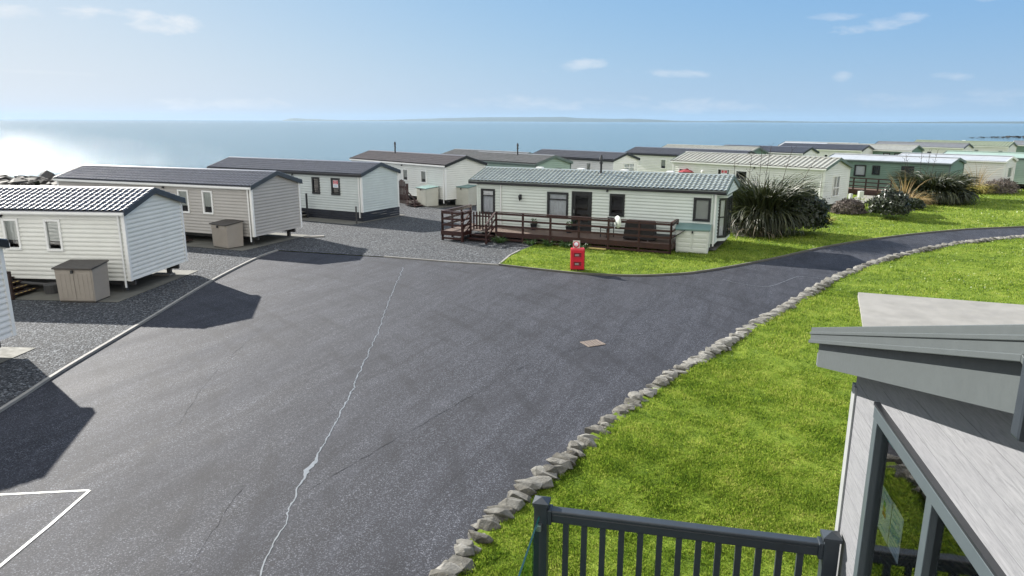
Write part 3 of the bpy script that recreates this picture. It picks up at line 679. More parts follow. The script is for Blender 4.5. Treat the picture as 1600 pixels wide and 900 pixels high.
    for i in range(6):
        xx=-.5-(L-1)*i/5; ch.box(xx-.05,.2,fl-.1,xx+.05,W-.2,fl-.001)
        for yy in (.4,W-.4): ch.box(xx-.07,yy-.07,.03,xx+.07,yy+.07,fl-.2)
    ch.build('chassis',M['under'],root)
    if wheels:
        for yy in (.3,W-.3):
            wv=MB(); wv.lathe((-L*.47,yy-.09,.31),[(.0,0),(.18,0),(.28,.01),(.28,.17),(.18,.18),(0,.18)],16,'y'); wv.build('wheel',M['rubber'],root)
    if skirt:
        sk=MB(); z=0.02
        n=4; hb=(fl-.02)/n
        for i in range(n):
            z0=.02+i*hb; sk.box(-L-.02,-.035,z0,.03,-.012,z0+hb-.012); sk.box(.012,-.035,z0,.035,W+.03,z0+hb-.012)
        sk.build('skirting',M[skirt],root)
    for i,wn_ in enumerate(wins):
        a0,z0,a1,z1=wn_[:4]; kw=wn_[4] if len(wn_)>4 else {}
        window(root,-a0,z0,-a1,z1,(0,0,0),(1,0,0),(0,-1,0),kw.get('fm',fm),kw.get('inner',inner),kw.get('bars',()),vbars=kw.get('vbars',()))
    for i,wn_ in enumerate(gwins):
        a0,z0,a1,z1=wn_[:4]; kw=wn_[4] if len(wn_)>4 else {}
        window(root,a0,z0,a1,z1,(0,0,0),(0,1,0),(1,0,0),kw.get('fm',fm),kw.get('inner',inner),kw.get('bars',()),vbars=kw.get('vbars',()))
    for d in doors:
        a0,z0,a1,z1=d[:4]; kw=d[4] if len(d)>4 else {}
        f=MB(); x0,x1=-a0,-a1; t=.06
        f.box(x0-.03,-.045,z0,x0+t,.04,z1); f.box(x1-t,-.045,z0,x1+.03,.04,z1); f.box(x0-.03,-.047,z1-t,x1+.03,.04,z1+.03); f.build('door_frame',M[kw.get('frame',fm)],root)
        dd=MB(); dd.box(x0+t,-.02,z0,x1-t,.0,z0+.35); dd.box(x0+t,-.02,z0+.35,x0+t+.1,.0,z1-t); dd.box(x1-t-.1,-.02,z0+.35,x1-t,.0,z1-t); dd.box(x0+t+.1,-.02,z1-t-.12,x1-t-.1,.0,z1-t)
        do=dd.build('door',M[kw.get('door',fm)],root); g=MB(); g.quad((x0+t+.09,-.01,z0+.34),(x1-t-.09,-.01,z0+.34),(x1-t-.09,-.01,z1-t-.11),(x0+t+.09,-.01,z1-t-.11)); g.build('pane',M['pane'],do)
        h=MB(); h.box(x0+t+.03,-.06,z0+.95,x0+t+.055,-.02,z0+1.12); h.build('handle',M['metal'],do)
    if not far:
        v=MB(); v.tube((-L*.42,0,wt-.18),(-L*.42,-.07,wt-.18),.05,n=10); v.tube((-L*.42,-.07,wt-.18),(-L*.42,-.09,wt-.25),.045,.06,n=10); v.build('wall_lamp',M['black'],root)
    return root
def cpt(x,y,az,al,be,z=0):
    a=R(az); return Vector((x-al*math.cos(a)+be*math.sin(a),y+al*math.sin(a)+be*math.cos(a),z))
SP={'A':(-13.12,23.72,5.1,10.5,3.55,2.84,.58,.48),'B':(-12.21,33.12,21.,12.69,3.52,2.83,.56,.50),'C':(-8.86,41.69,28.3,12.9,3.49,2.78,.56,.59),
'D':(-4.65,49.46,46.7,12.29,3.61,2.85,.56,.51),'E':(1.75,52.36,47.3,8.5,3.66,2.81,.52,.55),'F':(.2,61.2,46.5,10.,3.3,2.72,.45,.55),'G':(8.35,59.28,47.7,9.87,3.22,2.76,.5,.55),'I':(20.65,47.22,48.4,12.08,3.73,2.88,.6,.47),
'J':(23.78,72.09,46.9,10.94,3.49,2.8,.53,.55),'K':(29.46,72.96,46.3,9.6,3.5,2.79,.51,.55),'L':(39.27,80.94,47.3,9.83,3.41,2.78,.52,.55),'M':(44.43,80.12,47.5,10,3.57,2.8,.53,.55),'N':(56.47,90.18,48.3,10.81,3.45,2.79,.5,.55),
'O':(65.47,95.12,49.,11.85,3.54,2.81,.55,.55),'X':(9.27,32.16,24.9,12.23,3.76,2.8,.56,.40),'Q':(33.81,55.24,46.5,9.5,3.44,2.79,.35,.55),'R':(41.37,60.13,46.5,8.5,3.53,2.71,.35,.6),'S':(48.78,60.91,46.9,11.,3.49,2.8,.36,.55),
'T':(44.53,94.64,47.8,10.,3.66,2.64,.5,.55),'P':(79.4,95.79,47.,11.,3.48,2.79,.52,.55),'H':(20.,63.2,47.3,12.6,3.4,2.78,.52,.55),'A0':(-12.93,13.2,3.,10.,3.6,2.84,.6,.5)}
# A0: its far right bottom corner of wall is at (-12.96,17.4)
SP['A0']=(-13.05,13.85,4.,10.5,3.55,2.84,.58,.48)
CV={}
CV['A0']=caravan('A0',*SP['A0'],'white static caravan cut off by the left frame edge, nearest to the camera','clad_white','roof_blue',wins=[(3.9,1.5,4.5,2.55)],ovx=.12)
CV['A']=caravan('A',*SP['A'],'white static caravan with slate blue tiled roof behind the beige storage box and brown steps','clad_cream','roof_blue',fascia='slate',wins=[(4.38,1.52,3.83,2.55),(2.86,1.5,2.30,2.55),(8.3,1.5,7.5,2.5)])
CV['B']=caravan('B',*SP['B'],'warm grey static caravan with dark tiled roof between the two whiter caravans on the left','clad_grey','roof_steel',fascia='slate',wins=[(4.44,1.47,3.81,2.55),(2.91,1.48,2.32,2.56),(9.6,1.5,8.6,2.5),(8.0,1.6,7.0,2.5)])
CV['C']=caravan('C',*SP['C'],'pale grey green static caravan with black window frames and dark board skirting','clad_mist','roof_steel',fascia='slate',gutter='black',fm='anthra',inner='none',wins=[(3.82,1.54,3.24,2.5),(2.28,1.54,1.64,2.5)],skirt='skirt')
CV['D']=caravan('D',*SP['D'],'cream static caravan with dark brown roof, black flue and white gutter, behind two storage boxes','clad_cream','roof_brown','tile',fascia='black',wins=[(5.1,1.56,4.45,2.4),(2.86,1.54,2.18,2.4),(8.6,1.9,7.9,2.4)],flue=8.2)
CV['E']=caravan('E',*SP['E'],'pale green static caravan with grey roof and flue, just beyond the decked caravan','clad_mint','roof_grey','tile',fascia='greentrim',gutter='greentrim',trim='greentrim',fm='anthra',wins=[(5.0,1.6,4.32,2.4),(.95,1.6,.27,2.4)],gwins=[(1.5,1.7,2.6,2.4,{'inner':'curtain'})],flue=3.6,far=True,inner='curtain')
CV['F']=caravan('F',*SP['F'],'half hidden static caravan with grey green roof, beyond the brown roofed one','clad_mint','roof_grey','tile',fascia='greentrim',gutter='greentrim',far=True)
CV['G']=caravan('G',*SP['G'],'white static caravan with charcoal roof and a white gable window','clad_white','roof_char','tile',fascia='black',gutter='black',wins=[(2.94,1.6,2.42,2.45)],gwins=[(1.35,1.6,2.75,2.45,{'inner':'curtain','vbars':(.5,),'bars':(.6,)})],far=True)
CV['H']=caravan('H',*SP['H'],'off white static caravan with near black roof, behind the red parasol','clad_white','roof_char','tile',fascia='black',gutter='black',wins=[(8.3,1.45,7.7,2.35)],far=True)
CV['I']=caravan('I',*SP['I'],'long cream static caravan with pale ribbed roof behind the large flax bush','clad_cream','roof_cream','rib',fascia='greentrim',wins=[(11.5,1.3,10.8,2.35),(8.06,1.5,7.04,2.5)],doors=[(6.55,.58,5.6,2.46,{'frame':'white','door':'anthra'})],gwins=[(1.35,.95,2.35,2.35,{'inner':'curtain','bars':(.42,),'vbars':(.5,)})],ovx=.16,inner='none')
CV['J']=caravan('J',*SP['J'],'static caravan with pale ribbed roof and dark green end, behind the long cream one','clad_green','roof_cream','rib',fascia='greentrim',far=True)
CV['K']=caravan('K',*SP['K'],'white static caravan with charcoal roof, end wall seen just above the long cream roof','clad_white','roof_char','tile',fascia='black',wins=[(2.77,1.9,2.3,2.42)],far=True)
CV['L']=caravan('L',*SP['L'],'white static caravan with long charcoal roof and two small dark windows, near the sea','clad_white','roof_char','tile',fascia='black',wins=[(4.15,1.9,3.7,2.25),(2.3,1.9,1.8,2.24)],gwins=[(1.4,1.6,2.6,2.3)],far=True,inner='none')
CV['M']=caravan('M',*SP['M'],'dark green static caravan with pale grey ribbed roof and wide windows, in the back row','clad_green','roof_cream','smallrib',fascia='greentrim',fm='anthra',wins=[(2.9,1.7,2.2,2.5),(1.7,1.7,.4,2.5,{'vbars':(.5,)})],far=True,inner='curtain')
CV['N']=caravan('N',*SP['N'],'white static caravan with grey ribbed roof standing beyond the dark green one','clad_white','roof_grey','smallrib',fascia='slate',wins=[(4.12,1.5,3.5,2.3)],far=True,inner='none')
CV['O']=caravan('O',*SP['O'],'white static caravan with yellow green ribbed roof, nearest the rocky spit','clad_white','roof_moss','rib',fascia='greentrim',wins=[(3.9,1.7,3.3,2.4),(1.1,1.7,.5,2.35)],far=True,vents=1)
CV['P']=caravan('P',*SP['P'],'green static caravan with grey ribbed roof at the far right frame edge','clad_green','roof_grey','smallrib',fascia='white',far=True)
CV['T']=caravan('T',*SP['T'],'static caravan of which only the pale roof ridge shows before the sea','clad_white','roof_white','flat',fascia='slate',far=True)
CV['Q']=caravan('Q',*SP['Q'],'mid green static caravan with white low roof and brown decking beside the large dark flax','clad_green','roof_white','flat',fascia='greentrim',gutter='greentrim',trim='greentrim',fm='anthra',wins=[(7.12,1.5,6.2,2.4,{'inner':'curtain'}),(5.68,1.7,5.1,2.4)],doors=[(3.45,.6,2.55,2.45)],far=True,inner='none')
CV['R']=caravan('R',*SP['R'],'white sided static caravan with low white roof behind the yellow grass clump','clad_white','roof_white','flat',fascia='white',gwins=[(1.1,1.3,2.6,2.2,{'inner':'full'})],far=True)
CV['S']=caravan('S',*SP['S'],'mint green static caravan with pale mint roof, furthest right of the nearer row','clad_mint','roof_mint','flat',fascia='greentrim',gutter='greentrim',far=True)
# the decked caravan in the middle
X=SP['X']
CV['X']=caravan('X',*X,'pale sage static caravan with green tiled roof and a wooden deck along it','clad_sage','roof_green','tile',fascia='greentrim',gutter='black',trim='clad_sage',fm='anthra',
  wins=[(12.0,1.15,11.22,2.42,{'inner':'curtain','bars':(.74,)}),(8.25,1.18,7.16,2.42,{'inner':'curtain','bars':(.72,)}),(4.99,1.44,4.28,2.46,{'inner':'none'}),(.98,1.44,.24,2.47,{'inner':'full'})],
  doors=[(6.93,.5,5.94,2.5,{'frame':'anthra','door':'anthra'})],bay=True,ovx=.45,vents=4,flue=6.0,wheels=True)
xr=CV['X']
kx=X[6]/(X[4]/2+.12); gi=MB(); zr_=X[5]+X[6]
lap_wall(gi,(.40,-.1,0),(0,1,0),(1,0,0),lambda z:max(0,(z-(X[5]-.06))/kx),lambda z:X[4]+.2-max(0,(z-(X[5]-.06))/kx),X[5]-.16,zr_-.05,[],(X[5]-.06,)); gi.box(.0,-.1,X[5]-.17,.42,X[4]+.1,X[5]-.15); gi.build('gable_infill',M['clad_sage'],xr)
# bay window on the right hand end
W_=X[4]; b0,b1=.75,W_-.75; z0,z1=.52,2.42; dpt=.34
bw=MB(); 
pl=[(0,b0),(dpt,b0+.38),(dpt,b1-.38),(0,b1)]
bw.hexa([(0,b0,z0-.1),(dpt,b0+.38,z0-.1),(dpt,b1-.38,z0-.1),(0,b1,z0-.1),(0,b0,z0+.06),(dpt,b0+.38,z0+.06),(dpt,b1-.38,z0+.06),(0,b1,z0+.06)])
bw.hexa([(0,b0,z1),(dpt,b0+.38,z1),(dpt,b1-.38,z1),(0,b1,z1),(0,b0,z1+.1),(dpt,b0+.38,z1+.1),(dpt,b1-.38,z1+.1),(0,b1,z1+.1)])
bo=bw.build('bay',M['clad_sage'],xr)
for i in range(3):
    p=Vector((*pl[i],0));q=Vector((*pl[i+1],0)); d=(q-p); ln=d.length; d.normalize(); n=Vector((d.y,-d.x,0))
    window(xr,.03,z0+.07,ln-.03,z1-.01,p,d,n,'anthra','curtain',(.52,),vbars=(.5,) if i==1 else (),deep=.02)
def lantern(parent,x,z,m='black'):
    l=MB(); l.box(x-.05,-.05,z-.14,x+.05,-.018,z+.12); l.bar((x,-.05,z+.02),(x,-.15,z+.14),.02,.02); l.lathe((x,-.16,z-.14),[(.0,-.08),(.03,-.03),(.05,0),(.075,.16),(.10,.165),(.05,.22),(.015,.27),(0,.3)],8); return l.build('wall_lantern',M[m],parent)
lantern(xr,-9.73,2.12); lantern(CV['I'],-9.3,2.2,'white')
for xx in (-10.85,-.02):
    d=MB(); d.tube((xx,-.06,.3),(xx,-.06,2.75),.035,n=8); d.build('downpipe',M['white'],xr)
# FOR SALE boards in windows
def text_mesh(txt,size,m,parent,loc,rot,name='lettering'):
    c=bpy.data.curves.new(name,'FONT'); c.body=txt; c.size=size; c.align_x='CENTER'; c.align_y='CENTER'; c.extrude=.001; c.offset=.004*size/.1*.4
    o=bpy.data.objects.new('tmp',c); col.objects.link(o); bpy.context.view_layer.update()
    me=bpy.data.meshes.new_from_object(o.evaluated_get(bpy.context.evaluated_depsgraph_get())); col.objects.unlink(o); bpy.data.objects.remove(o)
    me.materials.clear(); me.materials.append(m); q=bpy.data.objects.new(name,me); col.objects.link(q); q.parent=parent; q.location=loc; q.rotation_euler=rot; return q
def sale(key,al,z,w,h,label,be=-.012):
    p=SP[key]; loc=cpt(p[0],p[1],p[2],al,be,z); s=MB(); s.box(-w/2,-.006,-h/2,w/2,0,h/2)
    o=s.build('sale_sign',M['signwhite'],None,loc=loc); o.rotation_euler=(0,0,-R(p[2])); tag(o,label,'sign','for sale signs in windows')
    r=MB(); r.box(-w*.42,-.009,-h*.05,w*.42,-.0062,h*.42); r.build('red_panel',M['signred'],o)
    text_mesh('FOR',h*.24,M['signwhite'],o,(0,-.0115,h*.30),(R(90),0,0)); text_mesh('SALE',h*.24,M['signwhite'],o,(0,-.0115,h*.08),(R(90),0,0))
    l=MB(); l.box(-w*.36,-.009,-h*.28,w*.36,-.0062,-h*.22); l.box(-w*.3,-.009,-h*.40,w*.3,-.0062,-h*.35); l.build('small_print',M['signblue'],o)
    return o
sale('C',1.96,2.19,.42,.46,'red and white FOR SALE sign in the window of the dark skirted caravan',-.012)
sale('I',7.5,2.22,.55,.42,'red and white FOR SALE sign in the window of the long cream caravan',-.012)

# ------------------------------------------------------------------ pads under the caravans
for k,label in (('A','b'),('B','b'),('C','b'),('D','b'),('A0','b')):
    p=SP[k]; ex={'A':1.25,'B':1.2,'C':1.35,'D':.9,'A0':1.2}[k]
    pts=[cpt(p[0],p[1],p[2],*q).xy[:] for q in ((-.3,-ex),(-.3,p[4]+.3),(p[3]+.3,p[4]+.3),(p[3]+.3,-ex))]
    poly_sheet('concrete_pad',pts,.045,M['concrete'])
for k in 'XIGEQRSHJKLMN':
    p=SP[k]; pts=[cpt(p[0],p[1],p[2],*q).xy[:] for q in ((-.1,.05),(-.1,p[4]),(p[3]+.1,p[4]),(p[3]+.1,.05))]
    poly_sheet('concrete_pad',pts,.105,M['concrete'])

# ------------------------------------------------------------------ storage boxes
def storage(x,y,az,w,d,h,label,body='boxbeige',lid='boxlid',slats=False,thick=.05,vert=False,slope=.10):
    o=empty('storage_box',(x,y,.03),-R(az),label,'storage box','outdoor storage boxes beside caravans')
    b=MB(); tp=.03
    b.hexa([(0,0,.04),(w,0,.04),(w,d,.04),(0,d,.04),(-tp,-tp,h-slope),(w+tp,-tp,h-slope),(w+tp,d+tp,h),(-tp,d+tp,h)]); b.build('body',M[body],o,bevel=.02)
    s=MB(); s.box(.02,.02,0,w-.02,d-.02,.05); s.build('plinth',M['boxlid'],o)
    for i,(u0,u1) in enumerate(((.03,w/2-.008),(w/2+.008,w-.03))):
        m=MB(); f=lambda z:-tp*(z-.04)/(h-slope-.04)
        m.hexa([(u0,-.022,.08),(u1,-.022,.08),(u1,.0,.08),(u0,.0,.08),(u0,-.022-tp*.9,h-slope-.06),(u1,-.022-tp*.9,h-slope-.06),(u1,-tp*.9,h-slope-.06),(u0,-tp*.9,h-slope-.06)])
        if slats:
            n=4
            for r in range(n):
                z0=.12+r*(h-slope-.22)/n
                for c in range(1): m.hexa([(u0+.06,-.034+f(z0),z0),(u1-.06,-.034+f(z0),z0),(u1-.06,-.01+f(z0),z0),(u0+.06,-.01+f(z0),z0),(u0+.06,-.034+f(z0+.15),z0+.13),(u1-.06,-.034+f(z0+.15),z0+.13),(u1-.06,-.02+f(z0+.15),z0+.17),(u0+.06,-.02+f(z0+.15),z0+.17)])
        else:
            n=5 if vert else 3
            for r in range(n):
                ua=u0+.05+(u1-u0-.1)*r/n; ub=ua+(u1-u0-.1)/n*.6
                m.hexa([(ua,-.034,.14),(ub,-.034,.14),(ub,-.02,.14),(ua,-.02,.14),(ua,-.034-tp*.8,h-slope-.14),(ub,-.034-tp*.8,h-slope-.14),(ub,-.02-tp*.8,h-slope-.14),(ua,-.02-tp*.8,h-slope-.14)])
        m.build('door',M[body],o,bevel=.008)
    l=MB(); e=.07
    l.hexa([(-e,-e-.02,h-slope-.01),(w+e,-e-.02,h-slope-.01),(w+e,d+e,h-.0),(-e,d+e,h-.0),(-e,-e-.02,h-slope+thick),(w+e,-e-.02,h-slope+thick),(w+e,d+e,h+thick),(-e,d+e,h+thick)]); l.build('lid',M[lid],o,bevel=.015)
    p=MB(); p.box(w/2-.035,-.13,h-slope-.13,w/2+.035,-.075,h-slope-.02); p.build('padlock',M['black'],o,bevel=.008)
    return o
storage(-14.86,22.48,3,1.22,.80,1.22,'beige storage box with black lid in front of the nearest white caravan')
storage(-14.12,32.95,33,1.1,.85,1.2,'warm grey storage box with dark lid in front of the grey caravan','boxbeige','boxlid',vert=True)
storage(-6.75,50.2,52,1.3,.95,1.35,'pale cream storage box, the left one of the two before the brown roofed caravan','boxcream','boxlidgreen',vert=True)
storage(-4.05,50.25,36,1.2,.9,1.4,'grey white storage box with dull green lid, beside the lower corner of the cream caravan','boxcream','boxlidgreen',vert=True)
storage(7.47,31.85,18,1.42,.86,1.22,'large off white storage box with blue green lid at the end of the deck','boxwhite','boxlidgreen',slats=True,thick=.07,slope=.14)
# ------------------------------------------------------------------ deck with rails at the middle caravan
def dtr(root): return root
deck=empty('timber_deck',(X[0],X[1],0),-R(X[2]),'red brown timber deck with rails, steps and gate along the sage caravan','deck')
fl=.50; FR=-1.72; RT=1.48
def rail_run(p,q,rails=(.32,.62,.92),topz=None,bot=-.1,posts=None,root=deck,base=0.,cap=True):
    """posts are separate parts, rails one part per run"""
    p=Vector(p);q=Vector(q); ln=(q-p).xy.length; n=posts if posts else max(1,round(ln/1.35))
    for i in range(n+1):
        c=p.lerp(q,i/n); m=MB(); m.box(c.x-.045,c.y-.045,base,c.x+.045,c.y+.045,c.z+1.0-.02); m.build('post',M['wood'],root,bevel=.006)
    m=MB()
    d=(q-p).normalized(); 
    nrm=Vector((d.y,-d.x,0)).normalized()*.055
    for r in rails: m.bar(p+nrm+Vector((0,0,r)),q+nrm+Vector((0,0,r)),.022,.095)
    m.build('rail',M['wood'],root)
    if cap: m=MB(); m.bar(p+Vector((0,0,1.0)),q+Vector((0,0,1.0)),.12,.035); m.build('top_rail',M['wood'],root)
# floor boards
def floor_part(x0,y0,x1,y1,z,root,m='deckboard'):
    b=MB(); y=y0
    while y<y1-.02: b.box(x0,y,z-.03,x1,min(y+.115,y1),z); y+=.125
    return b.build('floor',M[m],root)
floor_part(-10.35,FR,-1.55,-.06,fl,deck); floor_part(-12.95,-2.6,-11.72,.5,fl,deck); floor_part(-11.71,FR,-10.36,-.06,fl-.001,deck)
js=MB(); js.box(-10.35,FR-.03,fl-.22,-1.55,FR,fl+.02); js.box(-1.56,FR,fl-.22,-1.53,-.1,fl+.02); js.box(-12.98,-2.6,fl-.2,-12.95,.5,fl+.02); js.box(-12.95,-2.63,fl-.2,-11.72,-2.6,fl+.02); js.box(-11.72,-2.6,fl-.2,-11.70,FR,fl+.02)
js.box(-10.35,FR-.028,.10,-1.55,FR-.005,.2); js.build('joist',M['wood'],deck)
rail_run((-10.3,FR,fl),(-1.6,FR,fl),posts=6); rail_run((-1.6,FR,fl),(-1.6,-.45,fl),posts=1)
rail_run((-12.9,-2.55,fl),(-12.9,.45,fl),posts=3); rail_run((-12.9,-2.55,fl),(-11.75,-2.55,fl),rails=(-.35,-.1,.32,.62,.92),posts=1)
rail_run((-11.75,-2.55,fl),(-11.75,FR,fl),posts=1)
# steps and their hand rails
for i in range(3):
    z=fl-.16*(i)-.16; y1=FR-.03-.28*i; s=MB(); s.box(-11.66,y1-.30,z-.03,-10.4,y1,z); s.box(-11.66,y1-.02,z-.16,-10.4,y1,z-.03); s.build('tread',M['wood'],deck)
for xx in (-11.69,-10.36):
    m=MB(); m.box(xx-.045,-2.75,0,xx+.045,-2.66,.98); m.build('post',M['wood'],deck); m=MB(); m.bar((xx,FR,fl+.98),(xx,-2.75,.98),.1,.04); m.build('handrail',M['wood'],deck)
    m=MB(); m.bar((xx,FR,fl+.62),(xx,-2.72,.62),.022,.09); m.bar((xx,FR,fl+.30),(xx,-2.72,.32),.022,.09); m.build('rail',M['wood'],deck)
gt=MB()
for i in range(7): gt.box(-11.6+i*.17,FR-.01,fl+.06,-11.52+i*.17,FR+.01,fl+.93+.05*math.sin(i/6*math.pi))
gt.box(-11.62,FR+.01,fl+.2,-10.42,FR+.035,fl+.28); gt.box(-11.62,FR+.01,fl+.7,-10.42,FR+.035,fl+.78); gt.build('gate',M['wood'],deck)
# satellite dish on the rail, covered barbecue, table on the deck
dp=cpt(X[0],X[1],X[2],4.05,FR-.1,1.40)
ds=empty('satellite_dish',dp,R(114),'pale satellite dish clamped to the front rail of the deck','satellite dish')
m=MB(); m.lathe((0,0,0),[(.0,.06),(.1,.055),(.2,.035),(.28,0),(.285,-.01),(.2,.02),(.1,.042),(0,.047)],20,'y'); m.build('dish',M['boxwhite'],ds,smooth=True); m=MB(); m.bar((0,.05,-.1),(0,-.3,-.05),.02,.02); m.box(-.03,-.34,-.07,.03,-.28,.0); m.build('arm',M['metal'],ds); m=MB(); m.tube((0,.06,0),(0,.16,-.3),.02); m.build('bracket',M['metal'],ds)
def tpt(al,be,z): return cpt(X[0],X[1],X[2],al,be,z)
bq=empty('covered_barbecue',tpt(3.2,-.95,fl),-R(X[2]),'barbecue under a dark fabric cover on the deck, right of the satellite dish','barbecue')
m=MB(); m.hexa([(-.75,-.33,.04),(.75,-.33,.04),(.75,.33,.04),(-.75,.33,.04),(-.66,-.26,.86),(.66,-.26,.86),(.66,.26,.92),(-.66,.26,.92)]); m.build('cover',pm('dark fabric cover',(.022,.02,.021),.8,var=.3,vs=6,bump=.6,bs=9),bq,bevel=.06)
tb=empty('garden_chair',tpt(4.85,-.8,fl),-R(X[2]+30),'dark metal garden chair on the deck behind the satellite dish','chair')
m=MB(); m.box(-.24,-.24,.42,.24,.24,.45); m.build('seat',M['black'],tb); m=MB(); 
for i in range(5): m.box(-.22+i*.1,.22,.45,-.18+i*.1,.24,.9)
m.box(-.24,.215,.88,.24,.245,.92); m.build('backrest',M['black'],tb)
for a in (-.22,.22):
    for b in (-.22,.22): m=MB(); m.box(a-.015,b-.015,0,a+.015,b+.015,.42); m.build('leg',M['black'],tb)
def lounger(loc,rz,label):
    o=empty('folded_lounger',loc,rz,label,'lounger'); m=MB(); m.box(-.8,-.28,.28,.5,.28,.32); m.build('seat',M['rubber'],o); m=MB(); m.bar((.5,0,.3),(.95,0,.62),.52,.03,(0,0,1)); m.build('backrest',M['rubber'],o)
    for a in (-.7,.4):
        m=MB(); m.box(a-.015,-.26,0,a+.015,-.23,.28); m.box(a-.015,.23,0,a+.015,.26,.28); m.build('leg',M['metal'],o)
lounger(tpt(2.05,-1.0,fl),-R(X[2]),'dark sun lounger at the right end of the deck beside the storage box')
# hooks / ornaments on wall : planter tubs
for i,(al,be,lab) in enumerate(((6.95,-.35,'dark flower pot with trailing plant on the deck, left of the door'),(8.9,-.25,'small dark pot by the wall left of the curtained window'))):
    o=empty('flower_pot',tpt(al,be,fl),0,lab,'flower pot'); m=MB(); m.lathe((0,0,0),[(0,0),(.13,0),(.18,.3),(.2,.31),(.16,.28),(0,.27)],14); m.build('pot',M['black'],o)
    m=MB()
    for _ in range(60):
        a=rng.uniform(0,6.28); l=rng.uniform(.1,.28); c=Vector((math.cos(a)*l*.6,math.sin(a)*l*.6,.3+rng.uniform(0,.25))); m.quad(c,c+Vector((.03,0,.02)),c+Vector((.04,.03,.05)),c+Vector((0,.03,.03)))
    m.build('foliage',M['weed'],o)

# ------------------------------------------------------------------ steps at left caravan and others
def steps(key,al,be,label,n=4,w=1.3,zt=.5,mat='wooddark',group='timber entrance steps',rails=True,strips=True,dirx=1):
    p=SP[key]; o=empty('entrance_steps',cpt(p[0],p[1],p[2],al,be,.045),-R(p[2]),label,'steps',group)
    # platform against the wall, treads descending to the right (local +x)
    pf=MB(); pf.box(-1.0,0,zt-.04,.1,w,zt); pf.box(-1.0,0,.0,-.92,.08,zt-.04); pf.box(-1.,w-.08,0,-.92,w,zt-.04); pf.build('platform',M[mat],o)
    for i in range(n-1):
        z=zt*(1-(i+1)/n); x0=.1+i*.28; t=MB(); t.box(x0,0,z-.04,x0+.30,w,z); t.box(x0,0,0,x0+.02,w,z-.04); to=t.build('tread',M[mat],o)
        if strips:
            s=MB()
            for k in range(6): s.box(x0+.225,.06+k*(w-.1)/6,z,x0+.27,.06+k*(w-.1)/6+.10,z+.004)
            s.build('anti_slip_strip',M['steps_yellow'],to)
    if rails:
        for yy in (.04,):
            for xx,hh in ((-.95,zt+.95),(.12+.28*(n-1),.95)):
                m=MB(); m.box(xx-.05,yy-.05,0,xx+.05,yy+.05,hh); m.build('post',M[mat],o)
            for d in (0,.3,.58): m=MB(); m.bar((-.95,yy-.04,zt+.9-d),(.16+.28*(n-1),yy-.04,.92-d),.03 if d else .1,.1 if d else .04); m.build('rail',M[mat],o)
    return o
steps('A',4.35,-1.3,'dark brown timber steps with yellow anti slip strips at the nearest white caravan',4,1.25,.5)
steps('B',4.6,-1.25,'brown timber steps at the grey caravan, half hidden behind the white one',4,1.1,.5,strips=False,rails=False)
steps('C',4.9,-1.0,'pale topped steps with a black post at the grey green caravan',3,.95,.5,mat='concrete',rails=False,strips=False)
o=MB(); o.box(-.05,-.05,0,.05,.05,1.5); q=o.build('timber_post',M['black'],None,loc=cpt(*SP['C'][:3],4.05,-.35,.04)); tag(q,'black timber post standing against the grey green caravan wall','post')
# arched gate and steps at D
p=SP['D']; gd=empty('garden_gate',cpt(p[0],p[1],p[2],3.0,-1.6,.03),-R(p[2]),'arched brown picket gate with steps by the cream caravan','gate')
m=MB()
for i in range(7): m.box(-.55+i*.17,-.02,.1,-.45+i*.17,.02,1.25+.25*math.sin(i/6*math.pi)+.3)
m.box(-.6,.02,.35,.65,.05,.47); m.box(-.6,.02,1.2,.65,.05,1.32); m.build('panel',M['wood'],gd)
for xx in (-.65,.7): m=MB(); m.box(xx-.05,-.05,0,xx+.05,.05,1.55); m.build('post',M['wood'],gd)
for i in range(3): m=MB(); m.box(.8,-.3+.0,.12*i+.08,1.9-.35*i,.9,.12*i+.12); m.build('tread',M['wood'],gd)
for a,b in ((.7,2.0),): m=MB(); m.bar((.7,-.3,1.3),(1.95,-.3,.55),.05,.08); m.bar((.7,-.3,.9),(1.95,-.3,.2),.03,.08); m.box(1.9,-.34,0,2.,-.26,.6); m.build('handrail',M['wood'],gd)
# bits
m=MB(); m.tube((0,0,0),(0,0,.95),.045); m.tube((0,0,.95),(0,0,1.0),.055); q=m.build('water_post',M['under'],None,loc=(-9.05,40.85,.04)); tag(q,'short grey pipe post at the corner of the dark skirted caravan','post')
m=MB(); m.box(-.3,-.3,0,.3,.3,.8); m.box(-.33,-.33,.8,.33,.33,.86); q=m.build('wheelie_bin',M['skirt'],None,bevel=.03,loc=(-2.35,50.6,.03)); tag(q,'dark bin standing right of the grey white storage box','bin')
m=MB(); m.box(-.35,-.05,0,.35,.35,.05); q=m.build('paving_slab',M['slab'],None,loc=(-13.5,26.6,.047)); tag(q,'pale paving slab on the gravel under the end of the white caravan','slab')
m=MB(); m.box(-.5,-.12,0,.5,.12,.06); q=m.build('plank',M['slab'],None,loc=(-10.2,36.0,.03)); q.rotation_euler=(0,0,.3); tag(q,'pale plank lying on the gravel beside the grey caravan','plank')
# waste pipe under A
m=MB(); m.tube(cpt(*SP['A'][:3],4.2,-.12,.36),cpt(*SP['A'][:3],2.1,-.12,.26),.055); q=m.build('waste_pipe',M['under']); tag(q,'grey waste pipe running below the nearest white caravan','pipe')
m=MB(); m.lathe((0,0,0),[(0,0),(.22,0),(.25,.3),(.2,.34),(0,.36)],16); q=m.build('bucket',M['under'],None,loc=cpt(*SP['A'][:3],2.75,-.25,.047)); tag(q,'dark tub beneath the caravan between steps and beige box','tub')

